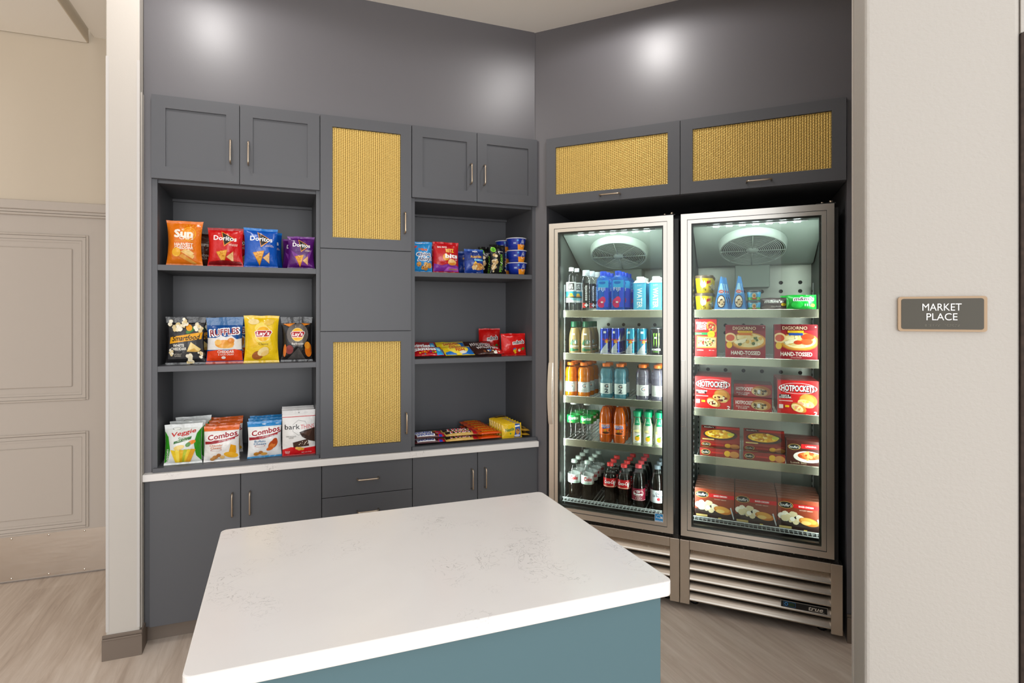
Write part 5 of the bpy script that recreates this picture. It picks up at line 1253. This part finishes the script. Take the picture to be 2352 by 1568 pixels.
# ------------------------------------------------------------------ frozen food (frame B)
def carton(Wd, H, Dp, front, spec, side=None, top=None, edge=None):
    b = MB(); fm = film(front, 0.35)
    b.box(-Wd / 2, Wd / 2, 0, Dp, 0, H, film(side or front, 0.35), 0.0012)
    b.box(-Wd / 2 + 0.001, Wd / 2 - 0.001, -0.0003, 0.001, 0.001, H - 0.001, fm)
    art = artwork(spec, Wd, H, lambda x, y, o: (max(-Wd * 0.496, min(Wd * 0.496, x)), -0.0003 - o, max(0.001, min(H - 0.001, y))), base=0.0003, step=0.00006)
    fl = MB(); fl.box(-Wd / 2 + 0.002, Wd / 2 - 0.002, 0.002, Dp - 0.002, H, H + 0.0012, film(top or side or front, 0.4))
    sub = [('front_print', art)]
    if edge: sub.append(('edge_print', artwork(edge, Wd, Dp, lambda x, y, o: (x, Dp - y, -o), base=0.0003, step=0.00006)))
    return [('box_body', b, sub), ('top_flap', fl, [])]
def pizza(cx, cy, rx, ry, tops, seed): return [E('#b9702a', cx, cy, rx, ry), E('#d9963c', cx, cy + ry * 0.06, rx * 0.96, ry * 0.92), E('#efd9a0', cx, cy + ry * 0.1, rx * 0.84, ry * 0.78)] + blobs(tops, cx, cy + ry * 0.08, rx * 0.72, ry * 0.66, 26, rx * 0.09, seed)
@kind('frenchbread')
def _(): return carton(0.106, 0.200, 0.10, '#cf1a1e', [E('#d9963c', 0.55, 0.8, 0.42, 0.16, 0.6), E('#c8402a', 0.55, 0.8, 0.3, 0.11, 0.6)] + blobs(['#efd9a0', '#9a2a1c', '#3f6a2a'], 0.55, 0.8, 0.3, 0.1, 14, 0.09, 41) + [T('#ffffff', 'FRENCH\nBREAD\nPIZZAS', -0.38, 0.83, 0.2, 1.0, 0.03), R('#1f8a4a', -1, 0.59, 0.25, 0.655), T('#e4f4e8', 'DELUXE', -0.62, 0.622, 0.025, 0.5), E('#f2c21c', 0.5, 0.61, 0.34), T('#8a5a10', '100%', 0.5, 0.62, 0.03, 0.4), G('#e0a24a', (-0.85, 0.25), (0.95, 0.25), (0.98, 0.54), (-0.8, 0.56)), G('#d8c08a', (-0.75, 0.28), (0.9, 0.28), (0.92, 0.51), (-0.7, 0.53))] + blobs(['#a83224', '#efe0b0', '#3f5a2a', '#e8b060'], 0.08, 0.4, 0.75, 0.11, 40, 0.08, 42) + [T('#ffffff', '2 PIZZAS', -0.5, 0.19, 0.025, 0.6), T('#ffffff', '360 CAL', 0.55, 0.19, 0.025, 0.5)])
def digi(band, tops, seed): return [R('#7a1420', -1, 0.84, 1, 1)] + pizza(0.15, 0.52, 0.92, 0.27, tops, seed) + [E('#e8c890', -0.75, 0.62, 0.3, 0.15), E('#c8553a', -0.75, 0.62, 0.22, 0.1), G('#efe2c0', (-0.55, 0.52), (0.1, 0.62), (0.0, 0.5), (-0.45, 0.44)), R('#9c1a2a', -1, 0.0, 1, 0.27), T('#e8cfae', 'DIGIORNO', -0.05, 0.91, 0.09, 1.15, 0.01), R('#f2c01c', -0.38, 0.775, 0.36, 0.835), T('#6a4a10', 'PERSONAL SIZE', 0, 0.805, 0.03, 0.6), R(band, -0.33, 0.70, 0.32, 0.77), E('#e2b02a', -0.8, 0.40, 0.15, 0.1), T('#f7efe4', 'HAND-TOSSED', 0.02, 0.17, 0.11, 1.45, 0.03), T('#f0d8d0', 'STYLE CRUST', 0.02, 0.07, 0.03, 0.5), T('#f4f2ee', '*', 0.9, 0.94, 0.05)]
@kind('digicheese')
def _(): return carton(0.185, 0.170, 0.045, '#8f2430', digi('#d8741c', ['#f6ebc8', '#efd08a', '#5a6a3a', '#e2b35a'], 43))
@kind('digipep')
def _(): return carton(0.186, 0.174, 0.045, '#a51d2a', digi('#2a4a9a', ['#f6e4b0', '#efd08a', '#e8b860'], 44)[:-7] + [E('#c8421c', 0.55, 0.66, 0.3, 0.09), E('#d8562a', 0.5, 0.52, 0.28, 0.085), E('#c8421c', 0.1, 0.5, 0.2, 0.06)] + digi('#2a4a9a', [], 44)[-7:])
def hotp(flav, fill, seed): return [O('#ffffff', 0.0, 0.77, 0.94, 0.16, 0.05, 0, 32), T('#2a1512', 'HOTPOCKETS', 0.02, 0.76, 0.18, 1.62, 0.06), T('#ffffff', 'HOTPOCKETS', 0.0, 0.77, 0.17, 1.6, 0.03), R('#3a1512', -0.92, 0.46, -0.35, 0.58), T('#ffffff', flav, -0.62, 0.52, 0.1, 0.6, 0.02), R('#f0d8d0', -0.92, 0.38, -0.25, 0.40), E('#b8742a', 0.5, 0.42, 0.45, 0.2, -0.3), E('#d09040', 0.45, 0.46, 0.34, 0.14, -0.3), E('#e8c47a', 0.4, 0.33, 0.42, 0.11, -0.3)] + blobs(fill, 0.4, 0.33, 0.34, 0.07, 16, 0.07, seed) + [E('#c8863a', 0.05, 0.2, 0.4, 0.12, -0.5), E('#ecd098', -0.02, 0.19, 0.32, 0.1, -0.5)] + blobs(fill, -0.02, 0.19, 0.24, 0.06, 14, 0.06, seed + 1) + [R('#f4dede', -0.93, 0.16, -0.72, 0.28), R('#f2c01c', -0.62, 0.2, -0.42, 0.26), T('#ffffff', '2', 0.86, 0.06, 0.1, 0.15, 0.03), R('#e01a1c', 0.3, 0.02, 0.75, 0.06)]
@kind('hotpep')
def _(): return carton(0.175, 0.166, 0.065, '#d4191b', hotp('PEPPERONI\nPIZZA', ['#5a2018', '#efe0b8', '#8a2a1c'], 45), side='#9a2024')
@kind('hotham')
def _(): return carton(0.176, 0.166, 0.065, '#cf1f22', hotp('HAM &\nCHEDDAR', ['#e89a7a', '#f2c04a', '#f0dca0'], 47), side='#a02a2c')
@kind('hotphilly')
def _(): return carton(0.177, 0.066, 0.165, '#b0282c', [T('#f0d8d4', 'HOTPOCKETS', -0.4, 0.62, 0.26, 0.95, 0.05), T('#f4eae4', 'PHILLY STEAK\n& CHEESE', -0.5, 0.25, 0.24, 0.7), E('#c07a3a', 0.45, 0.5, 0.5, 0.4, -0.1), E('#e4c28a', 0.35, 0.42, 0.42, 0.3, -0.1)] + blobs(['#4a3428', '#6a5a3a', '#d8cda8'], 0.35, 0.42, 0.36, 0.2, 20, 0.06, 49) + [R('#f4f4f2', 0.25, 0.3, 0.4, 0.6)], side='#7a1a20', top='#7a1a20')
def meal(food, title): return [G('#2a1512', (-1, 0), (1, 0), (1, 0.22), (-1, 0.3)), E('#1c1a1a', -0.62, 0.80, 0.34, 0.11), O('#d8b860', -0.62, 0.80, 0.34, 0.11, 0.08), T('#ffffff', "Stouffer's", -0.62, 0.80, 0.10, 0.55, 0.0, 0.2), R('#c81a1e', -0.28, 0.73, 1, 0.86), T('#ffffff', title, 0.3, 0.795, 0.05, 0.65, 0.02), T('#f0d8c8', 'SAVORY GRAVY', 0.3, 0.68, 0.03, 0.6), E('#3a2f2c', 0.05, 0.31, 0.92, 0.17)] + food + [R('#c8b070', -0.92, 0.06, -0.35, 0.13), R('#d8c060', 0.2, 0.03, 0.35, 0.08)]
@kind('chicken')
def _(): return carton(0.190, 0.154, 0.040, '#8a3a22', meal(blobs(['#f4ead0', '#ead9b0', '#fbf6e8'], -0.35, 0.42, 0.5, 0.14, 26, 0.13, 51) + [E('#c8782a', 0.42, 0.34, 0.45, 0.13, -0.15), E('#e2a24a', 0.4, 0.37, 0.36, 0.09, -0.15), E('#f0c878', 0.3, 0.3, 0.22, 0.06), G('#c9ccd0', (0.78, 0.45), (0.84, 0.47), (1.0, 0.1), (0.95, 0.08))], 'BAKED CHICKEN'), side='#5a2418', top='#7a4632')
@kind('mealflat')
def _(): return carton(0.188, 0.120, 0.040, '#7a2a22', [E('#1c1a1a', -0.6, 0.88, 0.34, 0.08), T('#f0e8d8', "Stouffer's", -0.6, 0.88, 0.07, 0.5), R('#b8302a', -0.2, 0.82, 1, 0.93), E('#3a2f2c', 0.0, 0.45, 0.88, 0.33), E('#e2b030', -0.05, 0.48, 0.74, 0.26)] + blobs(['#f2d04a', '#d89a24', '#f6e08a', '#b87a1c'], -0.05, 0.48, 0.7, 0.22, 34, 0.08, 53) + [E('#b8c04a', 0.55, 0.5, 0.18, 0.09), R('#c8b070', -0.9, 0.08, -0.3, 0.15)], side='#8a241f', top='#8a241f', edge=[E('#1c1a1a', -0.7, 0.5, 0.24, 0.36), O('#d8b860', -0.7, 0.5, 0.24, 0.36, 0.1), T('#f0e8d8', "Stouffer's", -0.7, 0.5, 0.3, 0.36), R('#b8302a', -0.4, 0.4, 0.2, 0.6), E('#e2b030', 0.4, 0.5, 0.16, 0.38), E('#c98a4a', 0.75, 0.45, 0.24, 0.42)])
@kind('mealtall')
def _(): return carton(0.150, 0.118, 0.05, '#4a201a', [E('#1c1a1a', -0.55, 0.74, 0.36, 0.12), O('#d8b860', -0.55, 0.74, 0.36, 0.12, 0.08), T('#ffffff', "Stouffer's", -0.55, 0.74, 0.1, 0.58), R('#d81a1e', -0.15, 0.70, 1, 0.88), T('#ffffff', 'LASAGNA', 0.4, 0.79, 0.06, 0.6), E('#e8e0d8', 0.25, 0.36, 0.85, 0.24), E('#d8602a', 0.3, 0.40, 0.66, 0.16)] + blobs(['#e8803a', '#c84a1c', '#f0a860'], 0.3, 0.4, 0.6, 0.14, 26, 0.09, 55) + [T('#d8c8a8', 'Lunch Size', -0.3, 0.1, 0.08, 0.9)], side='#3a1a16', top='#6a2a22')
g = 'frozen food boxes'
i1, i2, i3, i4, i5 = 1.5235, 1.2785, 1.0115, 0.7635, 0.4392
def FB(k, name, label, s, d, z, yaw=0.0, tilt=0.0, cat='box', group=g): return spawn(k, name, label, cat, 'B', s, d, z, yaw, tilt, group)
# ice cream shelf
@kind('tub')
def _():
    H, r0, r1 = 0.093, 0.037, 0.044
    b = MB(); b.lathe([(0, 0.002), (r0, 0), (r1, H - 0.012)], film('#eccb14', 0.35), 28, caps=False)
    lid = MB(); lid.lathe([(r1 + 0.001, H - 0.016), (r1 + 0.002, H - 0.001), (r1 - 0.001, H), (0, H - 0.001)], mat('tub lid', '#5a4a3a', 0.4), 28, caps=False)
    art = artwork([E('#f4f2ea', -0.25, 0.5, 0.36, 0.22), T('#3a6ab0', 'COOKIE\nDOUGH', -0.25, 0.5, 0.16, 0.5), G('#c8201c', (0.15, 0.5), (0.7, 0.56), (0.7, 0.72), (0.15, 0.66))] + blobs('#3a2a14', 0.1, 0.2, 0.9, 0.12, 14, 0.06, 61) + blobs(['#d8cda8', '#8a7a5a'], 0.85, 0.3, 0.4, 0.2, 16, 0.1, 62), 2 * r1, H, lambda x, y, o: ((r0 + (r1 - r0) * y / H + o) * math.sin(x / r1), -(r0 + (r1 - r0) * y / H + o) * math.cos(x / r1), y), lmax=0.007)
    return [('tub', b, [('front_print', art)]), ('lid', lid, [])]
@kind('smalltub')
def _():
    H, r0, r1 = 0.052, 0.028, 0.033
    b = MB(); b.lathe([(0, 0.002), (r0, 0), (r1, H - 0.009)], film('#3fa8d8', 0.35), 24, caps=False)
    lid = MB(); lid.lathe([(r1 + 0.001, H - 0.011), (r1 + 0.0015, H - 0.001), (0, H - 0.0005)], mat('small tub lid', '#3a3f44', 0.4), 24, caps=False)
    art = artwork([R('#4a9a3a', -1.5, 0.02, 1.5, 0.3), E('#eedcb0', 0.0, 0.45, 0.32, 0.26), E('#c8803a', 0.05, 0.42, 0.2, 0.15), T('#f4f2ea', "Ben & Jerry's", 0, 0.72, 0.12, 1.1, 0.02), R('#c8402a', -0.3, 0.1, 0.4, 0.22)], 2 * r1, H, lambda x, y, o: ((r0 + (r1 - r0) * y / H + o) * math.sin(x / r1), -(r0 + (r1 - r0) * y / H + o) * math.cos(x / r1), y), lmax=0.006)
    return [('tub', b, [('front_print', art)]), ('lid', lid, [])]
@kind('icecone')
def _():
    Wd, H, Dp = 0.070, 0.178, 0.026
    f = film('#4a8fd4', 0.3); b = MB()
    P = [(-Wd / 2, 0), (Wd / 2, 0), (Wd / 2 * 0.86, H * 0.16), (0.006, H * 0.9), (0.003, H), (-0.003, H), (-0.006, H * 0.9), (-Wd / 2 * 0.86, H * 0.16)]
    n = len(P); vs = [(x, -Dp * (1 - z / H) * 0.6 - 0.001, z) for x, z in P] + [(x, Dp * (1 - z / H) * 0.6 + 0.001, z) for x, z in P]
    b.add(vs, [tuple(range(n)), tuple(range(n, 2 * n))[::-1]] + [(i, n + i, n + (i + 1) % n, (i + 1) % n) for i in range(n)], f)
    art = artwork([G('#a8d8f0', (-0.4, 0.5), (0.4, 0.5), (0.12, 0.8), (-0.12, 0.8)), E('#c8402a', 0.0, 0.56, 0.36, 0.05), T('#ffffff', 'CONE', 0, 0.56, 0.05, 0.5), E('#f0e6d4', 0.0, 0.27, 0.55, 0.19), O('#4a2a1a', 0.0, 0.27, 0.55, 0.19, 0.15), E('#e2c49a', 0.05, 0.24, 0.36, 0.1)] + blobs('#4a2a1a', 0, 0.2, 0.5, 0.14, 12, 0.08, 63) + [R('#e8eef4', -0.9, 0.02, 0.9, 0.05)], Wd, H, lambda x, y, o: (x, -Dp * (1 - y / H) * 0.6 - 0.001 - o, y))
    return [('wrapper', b, [('front_print', art)])]
@kind('mmgreen')
def _(): return pouch(0.128, 0.078, 0.022, '#16b03a', [T('#ffffff', "m&m's", 0.15, 0.72, 0.26, 1.3, 0.1, 0.2), T('#2a1a14', "m&m's", 0.15, 0.72, 0.23, 1.24, 0.03, 0.2), T('#ffffff', 'II', 0.3, 0.32, 0.14, 0.2), E('#e0e84a', 0.75, 0.3, 0.14, 0.1), E('#2fd050', -0.3, 0.35, 0.4, 0.22)], seed=31, pinch=0.0, wr=0.8)
@kind('mmbrown')
def _(): return pouch(0.128, 0.064, 0.020, '#5a4a4a', [T('#e8e4e0', "m&m's", -0.05, 0.7, 0.24, 1.2, 0.04, 0.2), E('#e2b81c', 0.65, 0.45, 0.18, 0.12), E('#8a7a74', -0.4, 0.25, 0.5, 0.15), T('#f0ece8', 'VANILLA', 0.1, 0.3, 0.1, 0.7)], seed=32, pinch=0.0, wr=0.8)
g2 = 'ice cream treats on the top freezer shelf'
for i, w in enumerate(('lower', 'upper')):
    for k in range(3): FB('tub', 'ice_cream_tub', 'yellow cookie dough tub with brown lid, %s one, %s from the glass' % (w, ('first', 'second', 'third')[k]), -0.159 + 0.001 * k, 3.155 + 0.098 * k, i1 + 0.0935 * i, 0.2, 0, 'tub', g2)
for k in range(3):
    FB('icecone', 'ice_cream_cone_wrapper', 'blue pointed ice cream cone wrapper in the left group, %s from the glass' % ('first', 'second', 'third')[k], -0.076 + 0.010 * k, 3.14 + 0.05 * k, i1, 0.05, 0, 'ice cream', g2)
    if k < 2: FB('icecone', 'ice_cream_cone_wrapper', 'blue pointed ice cream cone wrapper in the right group, %s from the glass' % ('first', 'second')[k], 0.007 + 0.008 * k, 3.14 + 0.05 * k, i1, 0.0, 0, 'ice cream', g2)
for i, w in enumerate(('lower', 'upper')): FB('smalltub', 'small_ice_cream_tub', 'small blue and green ice cream tub, %s of two' % w, 0.077, 3.15, i1 + 0.0525 * i, 0, 0, 'tub', g2)
FB('mmbrown', 'ice_cream_sandwich_pack', 'dull brown ice cream sandwich pack left of the bright green ones', 0.168, 3.15, i1, 0.05, -0.1, 'ice cream', g2)
FB('mmgreen', 'ice_cream_sandwich_pack', 'bright green ice cream sandwich pack at the right end, front one', 0.286, 3.135, i1, 0.02, -0.1, 'ice cream', g2)
FB('mmgreen', 'ice_cream_sandwich_pack', 'bright green ice cream sandwich pack behind the front green one', 0.262, 3.20, i1, -0.15, -0.1, 'ice cream', g2)
FB('frenchbread', 'pizza_box', 'tall red french bread pizza box at the left of the second freezer shelf', -0.150, 3.13, i2)
for k in range(2):
    FB('digicheese', 'pizza_box', 'cheese hand-tossed pizza box with orange band, %s' % ('front one', 'rear one')[k], 0.037, 3.135 + 0.055 * k, i2)
    FB('digipep', 'pizza_box', 'pepperoni hand-tossed pizza box with blue band, %s' % ('front one', 'rear one')[k], 0.262, 3.13 + 0.055 * k, i2)
for k in range(4):
    FB('hotpep', 'stuffed_sandwich_box', 'red pepperoni stuffed sandwich box at the left, %s from the glass' % ordn[k], -0.116, 3.13 + 0.07 * k, i3)
    FB('hotham', 'stuffed_sandwich_box', 'red ham and cheddar stuffed sandwich box at the right, %s from the glass' % ordn[k], 0.270 - 0.001 * k, 3.125 + 0.07 * k, i3)
for k in range(2): FB('hotphilly', 'stuffed_sandwich_box', 'dark red philly steak box lying flat in the middle, %s' % ('lower one', 'upper one')[k], 0.070 + 0.002 * k, 3.135 + 0.02 * k, i3 + 0.068 * k, 0)
for n, s0 in (('left', -0.084), ('middle', 0.122)):
    FB('mealflat', 'frozen_meal_box', 'frozen pasta meal box lying flat at the ' + n + ' under the leaning one', s0, 3.125, i4 + 0.0405, 0.0, -PI / 2)
    FB('mealflat', 'frozen_meal_box', 'frozen pasta meal box leaning back at the ' + n + ' on top of the flat one', s0 + 0.002, 3.13, i4 + 0.041 + 0.034, 0.0, -0.98)
for k in range(3): FB('mealtall', 'frozen_meal_box', 'dark lasagna meal box standing at the right, %s from the glass' % ordn[k], 0.296, 3.125 + 0.055 * k, i4)
for n, s in (('left', -0.108), ('middle', 0.084), ('right', 0.276)):
    for k in range(6): FB('chicken', 'frozen_meal_box', 'baked chicken dinner box in the %s bottom row, %s from the glass' % (n, ('first', 'second', 'third', 'fourth', 'fifth', 'sixth')[k]), s, 3.115 + 0.0445 * k, i5)
